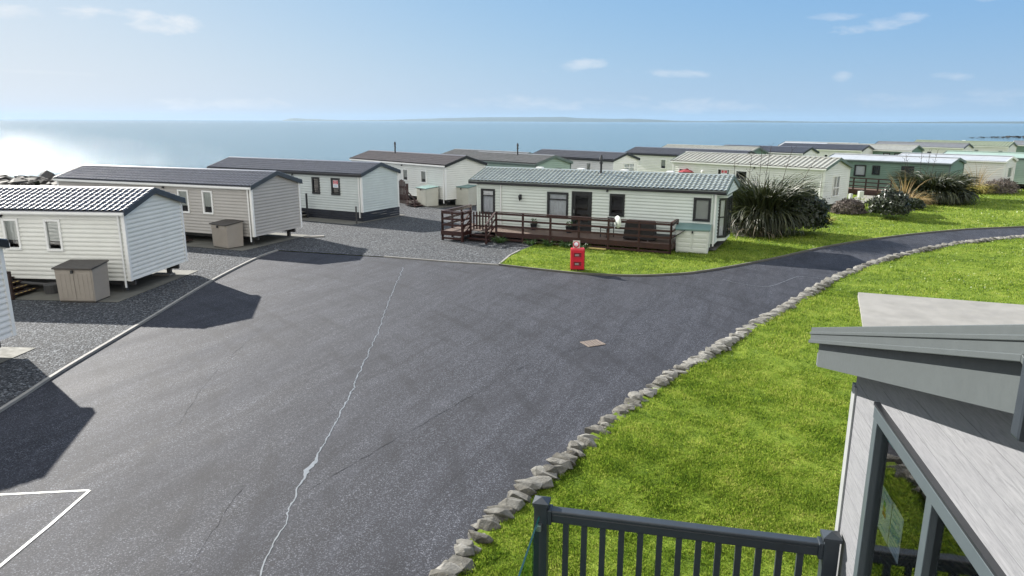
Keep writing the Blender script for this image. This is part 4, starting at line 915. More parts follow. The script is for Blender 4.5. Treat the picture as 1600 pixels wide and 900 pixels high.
# ------------------------------------------------------------------ fire point
fp=empty('fire_point',(2.33,27.72,.03),-R(4),'red double extinguisher box on the grass verge by the kerb','fire box')
m=MB(); m.box(0,0,.06,.56,.30,.92); m.build('body',M['red'],fp,bevel=.035)
m=MB(); m.box(.02,.02,0,.54,.28,.07); m.build('plinth',M['black'],fp)
m=MB(); m.box(.03,-.035,.10,.53,.0,.88); dr=m.build('door',M['red'],fp,bevel=.02)
for zz in (.22,.58):
    m=MB(); m.box(.13,-.06,zz-.015,.43,-.035,zz+.005); m.box(.13,-.06,zz+.18,.43,-.035,zz+.2); m.box(.11,-.06,zz-.015,.13,-.035,zz+.2); m.box(.43,-.06,zz-.015,.45,-.035,zz+.2); m.build('window_frame',M['red'],dr)
    m=MB(); m.box(.13,-.042,zz+.005,.43,-.036,zz+.18); m.build('window',M['reddark'],dr); m=MB(); m.box(.18,-.045,zz+.05,.33,-.0425,zz+.12); m.build('inner_label',M['kerb'],dr)
m=MB(); 
for zz in (.3,.75): m.box(.56,.06,zz,.575,.2,zz+.05)
m.build('hinge',M['black'],fp)
m=MB(); m.box(.56,.02,.06,.566,.28,.9); m.build('side_panel',M['black'],fp)
bell=empty('alarm_bell',(2.56,27.86,.945),-R(4),'round alarm bell on a small cream board standing on the red box','alarm bell')
m=MB(); m.box(-.13,-.02,0,.15,.02,.30); m.build('board',M['boxcream'],bell,bevel=.005)
m=MB(); m.lathe((0,-.022,.15),[(.125,0),(.125,-.02),(.09,-.035)],20,'y'); m.build('rim',M['signred'],bell); m=MB(); m.lathe((0,-.05,.16),[(.09,.0),(.075,-.025),(.03,-.04),(0,-.042)],20,'y'); m.build('dome',M['signwhite'],bell,smooth=True)
# drain grate
gr=empty('drain_grate',(2.2,18.34,.006),R(25),'square pale rusty drain grate set in the tarmac','drain')
m=MB(); m.box(-.27,-.23,-.0,.27,.23,.003); m.build('shaft_dark',M['black'],gr)  # flat black plate imitates the darkness of the drain hole
m=MB(); m.box(-.27,-.23,.003,.27,-.212,.014); m.box(-.27,.212,.003,.27,.23,.014); m.box(-.27,-.212,.003,-.252,.212,.014); m.box(.252,-.212,.003,.27,.212,.014)
for i in range(6): m.bar((-.235+.085*i,-.212,.009),(-.19+.085*i,.212,.009),.022,.008)
for i in range(5): m.bar((-.252,-.165+.078*i,.0085),(.252,-.145+.078*i,.0085),.022,.008)
m.build('grating',M['iron'],gr)
# utility pedestals by the green caravan, red parasol
for i,(x,y,h,lab) in enumerate(((24.9,50.7,.95,'wider utility box on a thin post, right one of the pair'),(24.0,50.3,.8,'small pale utility box on a post beside the end of the long cream caravan'))):
    o=empty('utility_box',(x,y,.06),.4,lab,'utility box','utility boxes on posts'); m=MB(); m.box(-.03,-.03,0,.03,.03,h-.3); m.build('post',M['metal'],o); m=MB(); m.box(-.2 if i==0 else -.1,-.1,h-.35,.2 if i==0 else .1,.1,h+.1); m.build('cabinet',M['boxwhite'],o,bevel=.01)
o=empty('red_parasol',(13.6,55.4,.05),0,'folded dark red parasol showing above the ridge of the green tiled roof','parasol'); m=MB(); m.tube((0,0,0),(0,0,2.2),.03); m.build('pole',M['metal'],o); m=MB(); m.lathe((0,0,2.05),[(.75,0),(.72,.05),(.35,.17),(.05,.36),(0,.38)],8); m.build('canopy',pm('dark red cloth',(.22,.02,.03),.8),o)
def fence(x0,y0,x1,y1,label,z=.5,h=1.,mat='wooddark',n=6,rails=(.3,.6,.92),low=True):
    o=empty('deck_railing',(x0,y0,.05),math.atan2(y1-y0,x1-x0),label,'railing'); L=math.hypot(x1-x0,y1-y0)
    for i in range(n+1): m=MB(); m.box(L*i/n-.05,-.05,0,L*i/n+.05,.05,z+h); m.build('post',M[mat],o)
    for r in rails: m=MB(); m.box(0,-.08,z+r-.05,L,-.05,z+r+.05); m.build('rail',M[mat],o)
    m=MB(); m.box(0,-.09,z-.2,L,-.055,z+.02); m.box(0,-.085,.1,L,-.06,.25); m.build('fascia_board',M['wood'],o)
    m=MB(); m.box(0,-.05,z-.03,L,1.5,z); m.build('floor',M['deckboard'],o)
p=SP['Q']; a=cpt(*p[:3],9.4,-1.5);b=cpt(*p[:3],3.6,-1.5); fence(a.x,a.y,b.x,b.y,'dark brown railed deck in front of the mid green caravan',.45,.95)
p=SP['I']; a=cpt(*p[:3],7.6,-1.4);b=cpt(*p[:3],4.6,-1.4); fence(a.x,a.y,b.x,b.y,'red brown railed deck at the door of the long cream caravan',.35,.95,'wood',3)
p=SP['S']; a=cpt(*p[:3],3,-1.3);b=cpt(*p[:3],-.3,-1.3); fence(a.x,a.y,b.x,b.y,'dark railing in front of the mint green caravan',.45,.9,'wooddark',3)
m=MB(); m.box(-.02,-.2,0,.02,.2,.5); 

# ------------------------------------------------------------------ plants
def blades(n,center,rad,hmin,hmax,w,droop,spread,segs=4,seed=0,upright=.6,fold=True):
    """long arching leaves from the base of a clump"""
    r=np.random.default_rng(seed); V=[];Fc=[]
    for i in range(n):
        a=r.uniform(0,2*math.pi); rr=rad*math.sqrt(r.random())*.55; bx=center[0]+math.cos(a)*rr; by=center[1]+math.sin(a)*rr
        a2=a+r.normal()*.5; L=r.uniform(hmin,hmax); tilt=(r.random()**.8)*spread; ww=w*r.uniform(.7,1.3)
        side=np.array([-math.sin(a2),math.cos(a2),0]); p=np.array([bx,by,center[2]]); ang=tilt*.35; pts=[p]
        for s in range(segs):
            ang+= (tilt*.65+droop*r.uniform(.3,1.2))/segs*(1+s*.5); st=L/segs
            p=p+np.array([math.cos(a2)*math.sin(ang),math.sin(a2)*math.sin(ang),math.cos(ang)])*st; p[2]=max(p[2],center[2]+.04); pts.append(p.copy())
        b=len(V)
        tw=r.uniform(-.8,.8)
        for s,q in enumerate(pts):
            t=s/segs; wd=ww*(1-.15*t if t<.5 else (1-t)*1.8+.04); sd=side*math.cos(tw*t*2)+np.array([0,0,1])*math.sin(tw*t*2)
            V.append(q-sd*wd/2);V.append(q+sd*wd/2)
        for s in range(segs): k=b+2*s; Fc.append((k,k+1,k+3,k+2))
    return np.array(V),np.array(Fc)
def leafball(n,c,rx,ry,rz,leaf,seed=0,holes=.35):
    r=np.random.default_rng(seed); V=[];Fc=[]; k=0
    while k<n:
        d=r.normal(size=3); d/=np.linalg.norm(d); 
        if d[2]<-.35: continue
        lump=1+.22*noise.noise(Vector(d*2.3)+Vector((seed,0,0)))+.22*noise.noise(Vector(d*6)+Vector((seed,3,0)))
        if noise.noise(Vector(d*4.5)+Vector((0,seed,0)))<-.25 and r.random()<holes: continue
        rad=lump*(1+r.normal()*.09); p=np.array(c)+d*rad*np.array([rx,ry,rz]); n1=d+r.normal(size=3)*.7; n1/=np.linalg.norm(n1)
        t=np.cross(n1,r.normal(size=3)); t/=np.linalg.norm(t); b=np.cross(n1,t); l=leaf*r.uniform(.9,2.1)
        V+=[p-t*l,p-b*l*.45,p+t*l,p+b*l*.45]; m=4*k; Fc.append((m,m+1,m+2,m+3)); k+=1
    V=np.array(V); V[:,2]=np.maximum(V[:,2],.05); return V,np.array(Fc)
def plant(name,loc,label,cat,parts,group=None):
    o=empty(name,loc,0,label,cat,group)
    for nm,vf,m in parts:
        for V,Fc in (vf if isinstance(vf,list) else [vf]): np_mesh(nm,V,Fc,M[m],o)
    return o
def stalks(lst):
    out=[]
    for (x,y,h,lx,ly) in lst:
        m=MB()
        p=Vector((x,y,.5)); prev=p
        for i in range(1,9):
            t=i/8; q=Vector((x+lx*t*t,y+ly*t*t,.5+h*t)); m.tube(prev,q,.014,.012,5,False); prev=q
            if i>3:
                for s in (-1,1): e=q+Vector((s*rng.uniform(.06,.2),rng.uniform(-.1,.1),rng.uniform(.05,.16))); m.tube(q,e,.008,.006,4,False); m.tube(e,e+Vector((0,0,.07)),.014,.006,4)
        out.append((np.array(m.v),np.array([f for f in m.f if len(f)==4])))
    return out
f1=blades(1500,(0,0,0),1.6,1.7,3.5,.085,1.4,.5,7,1); f1b=blades(800,(0,0,0),2.0,3.0,4.0,.085,.6,.2,7,2); f1=(np.vstack([f1[0],f1b[0]]),np.vstack([f1[1],f1b[1]+len(f1[0])]))
fd=blades(60,(-.75,-1.25,0),.8,1.0,2.2,.09,1.6,1.0,5,3)
plant('flax_plant',(13.45,37.9,.04),'big dark green flax with tall bare flower stalks, right of the decked caravan','plant',
 [('foliage',f1,'flax'),('dead_leaves',fd,'flaxdead'),('flower_stalk',stalks([(-1.5,.3,3.4,-.1,0),(-.75,.5,3.6,.1,0),(-.1,.6,4.0,.0,0),(.1,.5,4.1,.25,0),(.9,.4,3.9,.55,0),(1.6,.2,3.3,1.0,0)]),'stalk')],'flax plants')
plant('evergreen_shrub',(15.3,37.7,.04),'rounded dense dark shrub grown into the right side of the big flax','shrub',[('foliage',leafball(14000,(0,0,.9),1.3,1.3,1.25,.05,5,.35),'shrub')])
f2=blades(1900,(0,0,0),3.4,1.3,2.9,.09,1.7,.45,7,8); f2b=blades(900,(0,0,0),2.8,2.4,3.3,.09,.8,.2,7,88); f2=(np.vstack([f2[0],f2b[0]]),np.vstack([f2[1],f2b[1]+len(f2[0])])); f2d=blades(90,(-.2,-.6,0),1.8,1.2,2.0,.08,1.9,1.2,5,9)
plant('flax_plant',(31.7,53.6,.04),'wide dark flax with drooping silvery leaves in front of the mid green caravan','plant',[('foliage',f2,'flax'),('dead_leaves',f2d,'flaxdead'),('flower_stalk',stalks([(-1.5,.6,2.9,-.5,0),(-.9,.3,3.1,-.1,0),(0,.5,3.3,.3,0),(-1.9,.2,2.7,-.4,0),(-.4,.3,3.2,0,0)]),'stalk')],'flax plants')
plant('round_shrub',(23.45,43.9,.04),'clipped round shrub with dark silver edged leaves on the verge lawn','shrub',[('foliage',leafball(9000,(0,0,.72),1.0,.95,.88,.06,11,.3),'shrubgrey')])
plant('lavender_bush',(22.1,46.4,.04),'low grey brown lavender mound left of the clipped round shrub','shrub',[('foliage',leafball(5000,(0,0,.25),.95,.7,.62,.05,12,.2),'lavender')])
plant('grass_tussock',(18.6,41.6,.04),'small orange tipped tussock on the lawn just right of the big flax','plant',[('foliage',blades(130,(0,0,0),.3,.4,.85,.03,.9,.9,4,14),'yellowgrass')],'ornamental grasses')
t1=blades(600,(0,0,0),1.4,.8,2.0,.03,1.2,1.0,4,15)
plant('pampas_grass',(28.2,50.6,.04),'dry tan grass clump between the clipped round shrub and the silvery flax','plant',[('foliage',t1,'tan'),('flower_stalk',blades(26,(-.2,0,0),.6,2.0,3.0,.05,.35,.5,4,16),'tan')],'ornamental grasses')
plant('low_dark_shrub',(27.6,48.6,.04),'low brown green shrub at the foot of the tan grass clump','shrub',[('foliage',leafball(2500,(0,0,.3),.6,.55,.42,.05,17,.5),'shrub')])
plant('pampas_grass',(39.6,60.7,.04),'yellow green grass clump with pale plumes before the white sided caravan','plant',[('foliage',blades(650,(0,0,0),1.6,.8,1.9,.035,1.3,1.1,4,18),'yellowgrass'),('flower_stalk',blades(30,(0,0,0),.5,2.2,3.4,.04,.3,.45,4,19),'tan')],'ornamental grasses')
plant('low_dark_shrub',(41.4,60.2,.04),'grey brown shrub at the right foot of the yellow green grass clump','shrub',[('foliage',leafball(3500,(0,0,.4),1.2,.9,.75,.05,20,.5),'lavender')])
plant('low_dark_shrub',(48.2,66.4,.04),'brown leaved shrub at the right frame edge on the far lawn','shrub',[('foliage',leafball(3500,(0,0,.5),1.7,1.2,1.0,.06,21,.5),'lavender')])
plant('low_plants',(22.,49.3,.04),'row of low dark seedlings under the end of the long cream caravan','plant',[('foliage',leafball(1800,(0,0,.1),1.7,.35,.32,.05,22,.6),'shrub')])
for i,(al,be) in enumerate(((9.9,-2.1),(8.3,-2.0),(7.4,-2.0),(6.5,-1.95),(5.7,-2.))):
    q=tpt(al,be,.05); plant('weed_tuft',q,['bushy green weed beside the deck steps','green weed by the second deck post','thin green weed under the middle of the deck','small green weed behind the red fire box','green weed just right of the red fire box by the deck'][i],'plant',[('foliage',blades(70 if i else 120,(0,0,0),.3,.2,.55,.035,.9,.9,3,30+i),'weed')],'weeds along the deck')
m=MB(); q=tpt(5.0,-1.9,.09); m.box(-.45,-.1,0,.45,.1,.04); qq=m.build('plank',pm('pale yellow timber',(.5,.40,.15),.7),None,loc=q); qq.rotation_euler=(0,0,-R(X[2])); tag(qq,'pale yellow plank under the edge of the deck','plank')

# ------------------------------------------------------------------ stone edging
wall_line=[Vector(p) for p in WLs]
def arc(poly,s0,s1,step):
    out=[];acc=0;prev=poly[0];nxt=s0
    for p in poly[1:]:
        d=(p-prev).length
        while nxt<=acc+d and nxt<s1: t=(nxt-acc)/d; out.append((prev.lerp(p,t),(p-prev).normalized())); nxt+=step() 
        acc+=d;prev=p
    return out
st=arc(wall_line,27,140,lambda:random.uniform(.11,.19))
edging=empty('stone_edging',(0,0,0),0,'low edging of loose pale field stones curving along the tarmac','stone edging')
near=[];rest=MB()
def stone(p,t,small=False):
    L=random.uniform(.34,.56);Wd=random.uniform(.20,.36);H=random.uniform(.09,.16)
    if small: L*=.6;Wd*=.6
    v,f=hull(rock_pts(Wd/2,L/2,H,26)*np.array([1,1,.85])); 
    # flatten top a bit
    v[:,2]=np.clip(v[:,2],-H*.8,H*.62)
    ang=math.atan2(t.y,t.x)+random.uniform(-.35,.35); lean=random.uniform(-.15,.5)
    cl,sl=math.cos(lean),math.sin(lean); v=np.stack([v[:,0]*cl+v[:,2]*sl,v[:,1],-v[:,0]*sl+v[:,2]*cl],-1)
    c,s=math.cos(ang),math.sin(ang); v=np.stack([v[:,0]*c-v[:,1]*s,v[:,0]*s+v[:,1]*c,v[:,2]],-1); return v,f
cnt=0
for p,t in st:
    n=Vector((-t.y,t.x)); 
    for lay in range(2):
        if lay and random.random()<.12: continue
        v,f=stone(p,t,lay==0 and False); q=p-n*(.06+random.uniform(-.06,.06)+(.0 if lay else .0)); z=.035+lay*.08+random.uniform(-.02,.03)
        if p.y>7.5 and cnt<99 :
            m=MB(); m.v=[tuple(k) for k in v]; m.f=f; m.build('stone',M['stone'],edging,loc=(q.x,q.y,z),bevel=.012); cnt+=1
        elif p.y>-5:
            k=len(rest.v); rest.v+=[(a+q.x,b+q.y,c+z) for a,b,c in v]; rest.f+=[tuple(k+i for i in g) for g in f]
o=rest.build('stones',M['stone'],edging); o['kind']='stuff'

# ------------------------------------------------------------------ grass
def in_poly(px,py,poly):
    c=np.zeros(len(px),bool); n=len(poly)
    for i in range(n):
        x1,y1=poly[i];x2,y2=poly[(i+1)%n]
        if y1==y2: continue
        cond=((y1>py)!=(y2>py))&(px<(x2-x1)*(py-y1)/(y2-y1)+x1); c^=cond
    return c
def vnoise(x,y,s,seed):
    r=np.random.default_rng(seed); g=r.random((64,64)); x=x*s;y=y*s; i=np.floor(x).astype(int);j=np.floor(y).astype(int);u=x-i;v=y-j;u=u*u*(3-2*u);v=v*v*(3-2*v)
    return (g[i%64,j%64]*(1-u)*(1-v)+g[(i+1)%64,j%64]*u*(1-v)+g[i%64,(j+1)%64]*(1-u)*v+g[(i+1)%64,(j+1)%64]*u*v)
def grass(name,poly,bands,zf,label,holes=(),azl=47):
    Vs=[];Fs=[];base=0
    for (r0,r1,dens,h,wd) in bands:
        A=(r1*r1-r0*r0)*R(azl); n=int(dens*A); r=np.sqrt(rng.random(n)*(r1*r1-r0*r0)+r0*r0); a=rng.uniform(-R(azl),R(azl),n); x=r*np.sin(a);y=r*np.cos(a)
        k=in_poly(x,y,poly)
        for hp in holes: k&=~in_poly(x,y,hp)
        x=x[k];y=y[k]; n=len(x)
        if not n: continue
        cl=vnoise(x,y,1.7,1)*.55+vnoise(x,y,5.5,2)*.45; keep=rng.random(n)<(.45+.9*cl); x=x[keep];y=y[keep];cl=cl[keep]; n=len(x)
        z=zf(x,y); th=rng.uniform(0,2*np.pi,n); hh=h*(.45+.95*cl)*rng.uniform(.6,1.35,n); w_=wd*rng.uniform(.6,1.3,n)
        lean=rng.normal(0,.45,n)+.15; la=rng.uniform(0,2*np.pi,n)*.75+vnoise(x,y,.9,5)*4
        bx,by=np.cos(th)*w_/2,np.sin(th)*w_/2; tx=x+np.cos(la)*hh*np.sin(lean); ty=y+np.sin(la)*hh*np.sin(lean); tz=z+hh*np.cos(lean)
        mx_=x+np.cos(la)*hh*.35*np.sin(lean*.5); my=y+np.sin(la)*hh*.35*np.sin(lean*.5); mz=z+hh*.55
        V=np.stack([np.stack([x-bx,y-by,z-.01],-1),np.stack([x+bx,y+by,z-.01],-1),np.stack([mx_+bx*.8,my+by*.8,mz],-1),np.stack([tx,ty,tz],-1)],1).reshape(-1,3)
        i=np.arange(n)*4+base; Fs.append(np.stack([i,i+1,i+2,i+3],-1)); Vs.append(V); base+=4*n
    o=np_mesh(name,np.vstack(Vs),np.vstack(Fs),M['grass']); tag(o,label,'grass',None,'stuff'); print(name,base//4); return o
LBp=[(p.x+.12,p.y-.14) for p in wall_line if p.y>-5]+[(70,-5)]
slabp=[(11.92,23.7),(9.95,19.3),(17.6,15.9),(20.65,20.5)]
lz=lambda x,y:.10+.05*np.sin(x*.55+1)*np.cos(y*.42)+.03*np.sin(x*1.3+y*.9)
grass('lawn_grass',LBp,[(5,12,4600,.052,.0065),(12,18,2200,.058,.009),(18,27,750,.07,.014),(27,45,230,.07,.026)],lz,'short bright green lawn grass on the right of the stone edging',[slabp])
lz2=lambda x,y:.05+.02*np.sin(x*.7)*np.cos(y*.5)
grass('verge_grass',[(p[0]+.0,p[1]+.14) for p in KGs]+[(95,110),(14,62),(3.2,40.),(1.7,35.),(.5,32.25),(.1,31.)],[(24,36,420,.065,.022),(36,55,140,.07,.04),(55,90,30,.09,.08)],lz2,'short bright green grass on the verge between kerb and caravans',[[cpt(*SP[k][:3],*q).xy[:] for q in ((0,0),(0,3.6),(SP[k][3],3.6),(SP[k][3],0))] for k in 'XIQRSJKGE'])

# ------------------------------------------------------------------ lodge on the right and its railing
# local frame of the lodge: x away from the wall (to the right), y along the wall, far corner at the origin
s_=1.2; LAZ=R(12.6086)
def zz(z): return CH-s_*(CH-z)
rr_=Vector((math.cos(LAZ),-math.sin(LAZ))); dd_=Vector((math.sin(LAZ),math.cos(LAZ)))
wo=rr_*(1.1595*s_)+dd_*(4.403*s_)
lodge=empty('holiday_lodge',(wo.x,wo.y,0),-LAZ,'grey boarded holiday lodge with sloping grey roof edge, at the right frame edge','lodge')
def ly(d): return (d-4.403)*s_
slope=.291; ez=zz(4.342); ap=ly(1.97)   # wall height at the corner, apex position
yend=2*ap; Wd=7.5
def wtop(y): return ez+.05+slope*min(-y,-(yend-y))
gz=.1; fz=1.75
# gable wall with the opening cut out
wy0,wy1=ly(3.905),ly(.35); wz1=zz(4.392); 
m=MB()
def wq(ya,yb,za0,zb0,za1=None,zb1=None):
    m.hexa([(0,yb,zb0),(.12,yb,zb0),(.12,ya,za0),(0,ya,za0),(0,yb,zb1),(.12,yb,zb1),(.12,ya,za1),(0,ya,za1)])
wq(0,wy0,gz,gz,wtop(0),wtop(wy0)); wq(wy0,ap,wz1,wz1,wtop(wy0),wtop(ap)); wq(ap,wy1,wz1,wz1,wtop(ap),wtop(wy1)); wq(wy1,yend,gz,gz,wtop(wy1),wtop(yend)); wq(wy0,wy1,gz,gz,fz,fz)
lw=m.build('wall',M['boards'],lodge)
# board joints: shallow grooves as thin dark strips standing a hair proud
m=MB(); z=gz+.15
while z<6:
    segs=[]
    def lim(z):   # y extent where the wall reaches z
        if z<ez: return 0.,yend
        t=(z-ez)/slope; return -t,yend+t
    a,b=lim(z+.01)
    if a>b:
        rngs=[(a,b)] if z>wz1+.02 or z<fz-.02 else [(a,wy0+.0),(wy1,b)]
        for p_,q_ in rngs:
            if p_-q_>.02: m.box(-.001,q_,z-.0014,.001,p_,z+.0014)
    z+=.165
m.build('board_joint',pm('board joint',(0.12,0.1225,0.13),.7),lodge)
m=MB(); m.box(-.012,-.0,gz,.09,.05,ez-.02); m.box(-.014,-.045,gz,-.0,.0,ez-.03); m.build('corner_trim',M['trimwhite'],lodge)
m=MB()
m.box(.12,-.02,gz,Wd,-.12,ez-.02); m.box(Wd-.1,yend,gz,Wd,-.12,ez); m.box(.12,yend,gz,Wd,yend+.1,ez-.02); m.box(.12,yend+.1,fz-.1,Wd-.1,-.12,fz); m.build('outer_wall',M['boards'],lodge)
m=MB(); m.box(3.6,yend+.12,fz,3.7,-.14,ez-.05); m.box(.14,yend+.12,ez+.0,Wd-.12,-.14,ez+.02); m.build('inner_wall',pm('interior paint',(.45,.44,.40),.8),lodge)
# chevron stand-in for the glass reflection is built after the window
# roof: two slopes, verge trims
ov=.25*s_; eo=.18*s_
m=MB(); ey=eo; hi=ez+slope*(-ap); t=.12
zt=lambda y: ez+slope*(-(y)) if y>ap else ez+slope*(-(yend-y)); 
for (ya,yb) in ((ey,ap),(ap,yend-eo)):
    za,zb=zt(ya),zt(yb)
    m.hexa([(-ov+.06,yb,zb+.10),(Wd+.2,yb,zb+.10),(Wd+.2,ya,za+.10),(-ov+.06,ya,za+.10),(-ov+.06,yb,zb+.2),(Wd+.2,yb,zb+.2),(Wd+.2,ya,za+.2),(-ov+.06,ya,za+.2)])
rfo=m.build('roof',pm('grey roof sheet',(.12,.13,.135),.5),lodge)
vt0=zz(4.617)-zt(ly(4.58)+0.); 
def verge(ya,yb,x0,x1,b0,b1,mat,name):
    m=MB(); 
    za,zb=zt(ya),zt(yb); m.hexa([(x0,yb,zb+b0),(x1,yb,zb+b0),(x1,ya,za+b0),(x0,ya,za+b0),(x0,yb,zb+b1),(x1,yb,zb+b1),(x1,ya,za+b1),(x0,ya,za+b1)]); return m
ya0=ly(4.584)
TT=vt0     # top of verge above the wall line
for (ya,yb) in ((ya0,ap),(ap,yend-ya0)):
    m=verge(ya,yb,-ov,-ov+.03,TT-.118,TT,'fascia','v')
    m.add(verge(ya,yb,-ov-.012,-ov,TT-.118,TT-.092,'','')); m.add(verge(ya,yb,-ov-.008,-ov,TT-.050,TT-.030,'','')) ; m.add(verge(ya,yb,-ov,-ov+.16,TT-.004,TT+.004,'',''))
    m.build('verge_trim',M['fascia'],lodge,bevel=.003)
yb0=ly(4.538)
for (ya,yb) in ((yb0,ap),(ap,yend-yb0)):
    m=verge(ya,yb,-ov+.055,-ov+.075,TT-.30,TT-.06,'',''); m.build('fascia_board',M['fascia'],lodge)
    m=verge(ya,yb,-ov+.076,.0,TT-.30,TT-.285,'',''); m.build('soffit',M['fascia'],lodge)
m=MB(); m.hexa([(-ov+.076,yb0-.02,zt(yb0)+TT-.29),(Wd,yb0-.02,zt(yb0)+TT-.29),(Wd,yb0,zt(yb0)+TT-.29),(-ov+.076,yb0,zt(yb0)+TT-.29),(-ov+.076,yb0-.02,zt(yb0)+TT-.05),(Wd,yb0-.02,zt(yb0)+TT-.05),(Wd,yb0,zt(yb0)+TT-.05),(-ov+.076,yb0,zt(yb0)+TT-.05)]); m.build('fascia_board',M['fascia'],lodge)
m=MB(); m.box(-ov-.025,ap-.10,zt(ap)+TT-.345,-ov+.05,ap-.035,zt(ap)+TT+.03); m.build('apex_cover',M['railing'],lodge,bevel=.012)
# patio window
fwid=.085
m=MB(); x0,x1=-.03,.05
m.box(x0,wy0-fwid,fz,x1,wy0,wz1-fwid); m.box(x0,wy1,fz,x1,wy1+fwid,wz1-fwid); m.box(x0-.004,wy1,wz1-fwid,x1,wy0,wz1); m.box(x0,wy1,fz,x1,wy0,fz+fwid)
mul=[ly(3.045),ly(1.9),ly(1.1)]
for y in mul: m.box(x0+.006,y-.05,fz+fwid,x1-.002,y+.035,wz1-fwid)
wf=m.build('window',M['lodgeframe'],lodge,bevel=.006)
m=MB(); m.box(-.036,wy1-.01,wz1+.002,.0,wy0+.01,wz1+.02); m.build('drip_rail',M['black'],wf)
ys=[wy0-fwid]+mul+[wy1+fwid]
for a,b in zip(ys[:-1],ys[1:]): m=MB(); m.quad((.014,a-.02,fz+.05),(.014,b+.02,fz+.05),(.014,b+.02,wz1-.05),(.014,a-.02,wz1-.05)); m.build('pane',M['lodgeglass'],wf)
def sheet(name,d0,d1,z0,z1,mat,parent,x=.024,th=.001):
    m=MB(); m.box(x,ly(d1),zz(z0),x+th,ly(d0),zz(z1)); return m.build(name,M[mat],parent)
e1=sheet('energy_label',3.746,3.572,3.768,4.010,'signwhite',wf,.0225); 
for i,(c,w_) in enumerate((('signgreen',.035),('signyellow',.045),('signorange',.055))):
    for k in range(1): sheet('colour_bar',3.70,3.70-w_,3.925-.028*i,3.950-.028*i,c,e1,.0210)
sheet('print',3.72,3.60,3.985,3.993,'signblue',e1,.0210); sheet('print',3.72,3.62,3.80,3.806,'signblue',e1,.0210)
e2=sheet('information_sheet',3.562,3.392,3.771,4.016,'signwhite',wf,.0225)
for z in (3.985,3.955,3.93): sheet('print',3.54,3.44,z,z+.007,'signblue',e2,.0210)
sheet('print',3.55,3.41,3.855,3.905,'signblue',e2,.0210)
for z in (3.83,3.81,3.79): sheet('print',3.54,3.42,z,z+.006,'signblue',e2,.0210)
e3=sheet('window_sticker',3.772,3.664,4.254,4.326,'signteal',wf,.0225); sheet('print',3.76,3.68,4.285,4.292,'signwhite',e3,.0210); sheet('print',3.76,3.69,4.268,4.272,'signwhite',e3,.0210)
m=MB(); m.box(-.06,mul[0]+.0,fz+.9,-.03,mul[0]+.03,fz+1.1); m.build('handle',M['metal'],wf)
# chevron panels added inside, standing in for a reflection in the glass
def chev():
    t=NT('chevron reflection pattern'); co=t.coord(); sp_=t.node('ShaderNodeSeparateXYZ'); t.l.new(co,sp_.inputs[0])
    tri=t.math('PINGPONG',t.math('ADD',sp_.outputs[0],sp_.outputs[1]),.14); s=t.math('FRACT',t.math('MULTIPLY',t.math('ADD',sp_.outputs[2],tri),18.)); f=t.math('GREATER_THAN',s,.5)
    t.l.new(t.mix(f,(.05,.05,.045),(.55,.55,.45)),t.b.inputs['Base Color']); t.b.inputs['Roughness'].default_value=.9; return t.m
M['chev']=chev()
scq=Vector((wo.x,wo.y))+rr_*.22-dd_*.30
reflection_panel=empty('chevron_reflection',(scq.x,scq.y,fz),-LAZ,'added chevron panels inside the lodge, standing in for a reflection in the glass','reflection_panel')
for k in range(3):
    m=MB(); a=.42*k; y0=.0 if k%2==0 else .12; y1=.12-y0; m.hexa([(a,y0,.02),(a+.42,y1,.02),(a+.42,y1+.02,.02),(a,y0+.02,.02),(a,y0,1.85),(a+.42,y1,1.85),(a+.42,y1+.02,1.85),(a,y0+.02,1.85)]); m.build('panel',M['chev'],reflection_panel)
# veranda deck + railing
pl=Vector((.199,4.290))*s_; pr=Vector((2.0124,3.9598))*s_; rz_=zz(3.3735)      # top centre of the posts
dz=rz_-1.12
def dloc(p): q=Vector((p[0],p[1]))-wo; return Vector((q.dot(rr_),q.dot(dd_)))
A=dloc(pl);B=dloc(pr); yr=(A.y+B.y)/2
vd=empty('veranda_deck',(wo.x,wo.y,0),-LAZ,'raised grey veranda deck beside the lodge behind the dark railing','deck')
m=MB(); x=A.x
y=yr+.06
while y>-9.0: m.box(A.x-.05,y-.135,dz-.03,-.03,y,dz); y-=.14
m.build('floor',pm('grey composite decking',(.14,.14,.14),.7,var=.1,vs=8),vd)
m=MB(); 
for xx in (A.x,(A.x-.1)/2,-.12):
    for yy in (yr,yr-2.2,yr-4.4): m.box(xx-.06,yy-.06,.0,xx+.06,yy+.06,dz-.03)
m.box(A.x-.06,yr+.0,dz-.2,-.03,yr+.055,dz-.03); m.build('support',M['railing'],vd)
bal=empty('balustrade',(wo.x,wo.y,0),-LAZ,'dark grey railing with square balusters and a glass side panel in front of the lawn','railing')
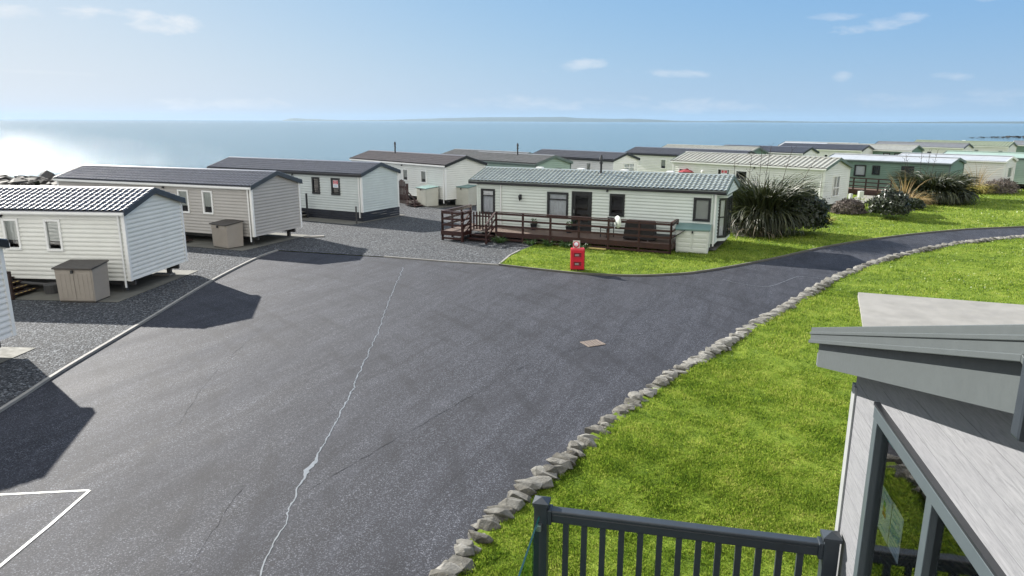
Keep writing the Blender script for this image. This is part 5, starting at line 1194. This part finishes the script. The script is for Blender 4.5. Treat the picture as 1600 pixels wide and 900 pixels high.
def post(x,y,w):
    m=MB(); m.box(x-w/2,y-w/2,dz,x+w/2,y+w/2,rz_-.02); po=m.build('post',M['railing'],bal,bevel=.006)
    c=MB(); h=w/2+.012; c.hexa([(x-h,y-h,rz_-.022),(x+h,y-h,rz_-.022),(x+h,y+h,rz_-.022),(x-h,y+h,rz_-.022),(x-h,y-h,rz_+.006),(x+h,y-h,rz_+.006),(x+h,y+h,rz_+.006),(x-h,y+h,rz_+.006)])
    k=len(c.v); c.v+=[(x-h,y-h,rz_+.006),(x+h,y-h,rz_+.006),(x+h,y+h,rz_+.006),(x-h,y+h,rz_+.006),(x,y,rz_+.036)]; c.f+=[(k,k+1,k+4),(k+1,k+2,k+4),(k+2,k+3,k+4),(k+3,k,k+4)]
    c.build('post_cap',M['railing'],po)
pw=.108
post(A.x,yr,pw); post(-.085,yr,pw)
xl,xr_=A.x+pw/2,-.085-pw/2; rt_=rz_-.055
m=MB(); m.box(xl,yr-.045,rt_-.035,xr_,yr+.045,rt_); m.box(xl,yr-.03,rt_-.115,xr_,yr+.03,rt_-.0351); m.build('top_rail',M['railing'],bal,bevel=.012)
m=MB(); m.box(xl,yr-.03,dz+.08,xr_,yr+.03,dz+.15); m.build('bottom_rail',M['railing'],bal,bevel=.006)
for xx,s in ((xl,1),(xr_,-1)): m=MB(); m.box(xx,yr-.055,rt_-.125,xx+s*.035,yr+.055,rt_+.006); m.build('bracket',M['railing'],bal,bevel=.008)
for i in range(13):
    x=xl+(xr_-xl)*(i+1)/14; m=MB(); m.box(x-.0235,yr-.019,dz+.151,x+.0235,yr+.019,rt_-.116); m.build('baluster',M['railing'],bal)
# glass panel towards the camera side
gx=A.x-.005; m=MB(); m.quad((gx,yr-3.2,dz+.1),(gx,yr-pw/2-.02,dz+.1),(gx,yr-pw/2-.02,rz_-.1),(gx,yr-3.2,rz_-.1)); gp=m.build('glass_panel',M['railglass'],bal)
m=MB(); m.box(gx-.007,yr-3.2,rz_-.101,gx+.007,yr-pw/2-.02,rz_-.097); m.build('panel_edge',M['glassedge'],gp)
m=MB(); m.box(gx-.02,yr-pw/2-.05,rz_-.22,gx+.02,yr-pw/2,rz_-.17); m.build('clamp',M['metal'],bal,bevel=.004)
post(A.x,yr-3.26,pw)
# more of the front row of the balustrade further back is behind the camera

scn.render.engine='CYCLES'
try: scn.cycles.max_bounces=8; scn.cycles.volume_bounces=0; scn.cycles.transparent_max_bounces=16
except Exception: pass
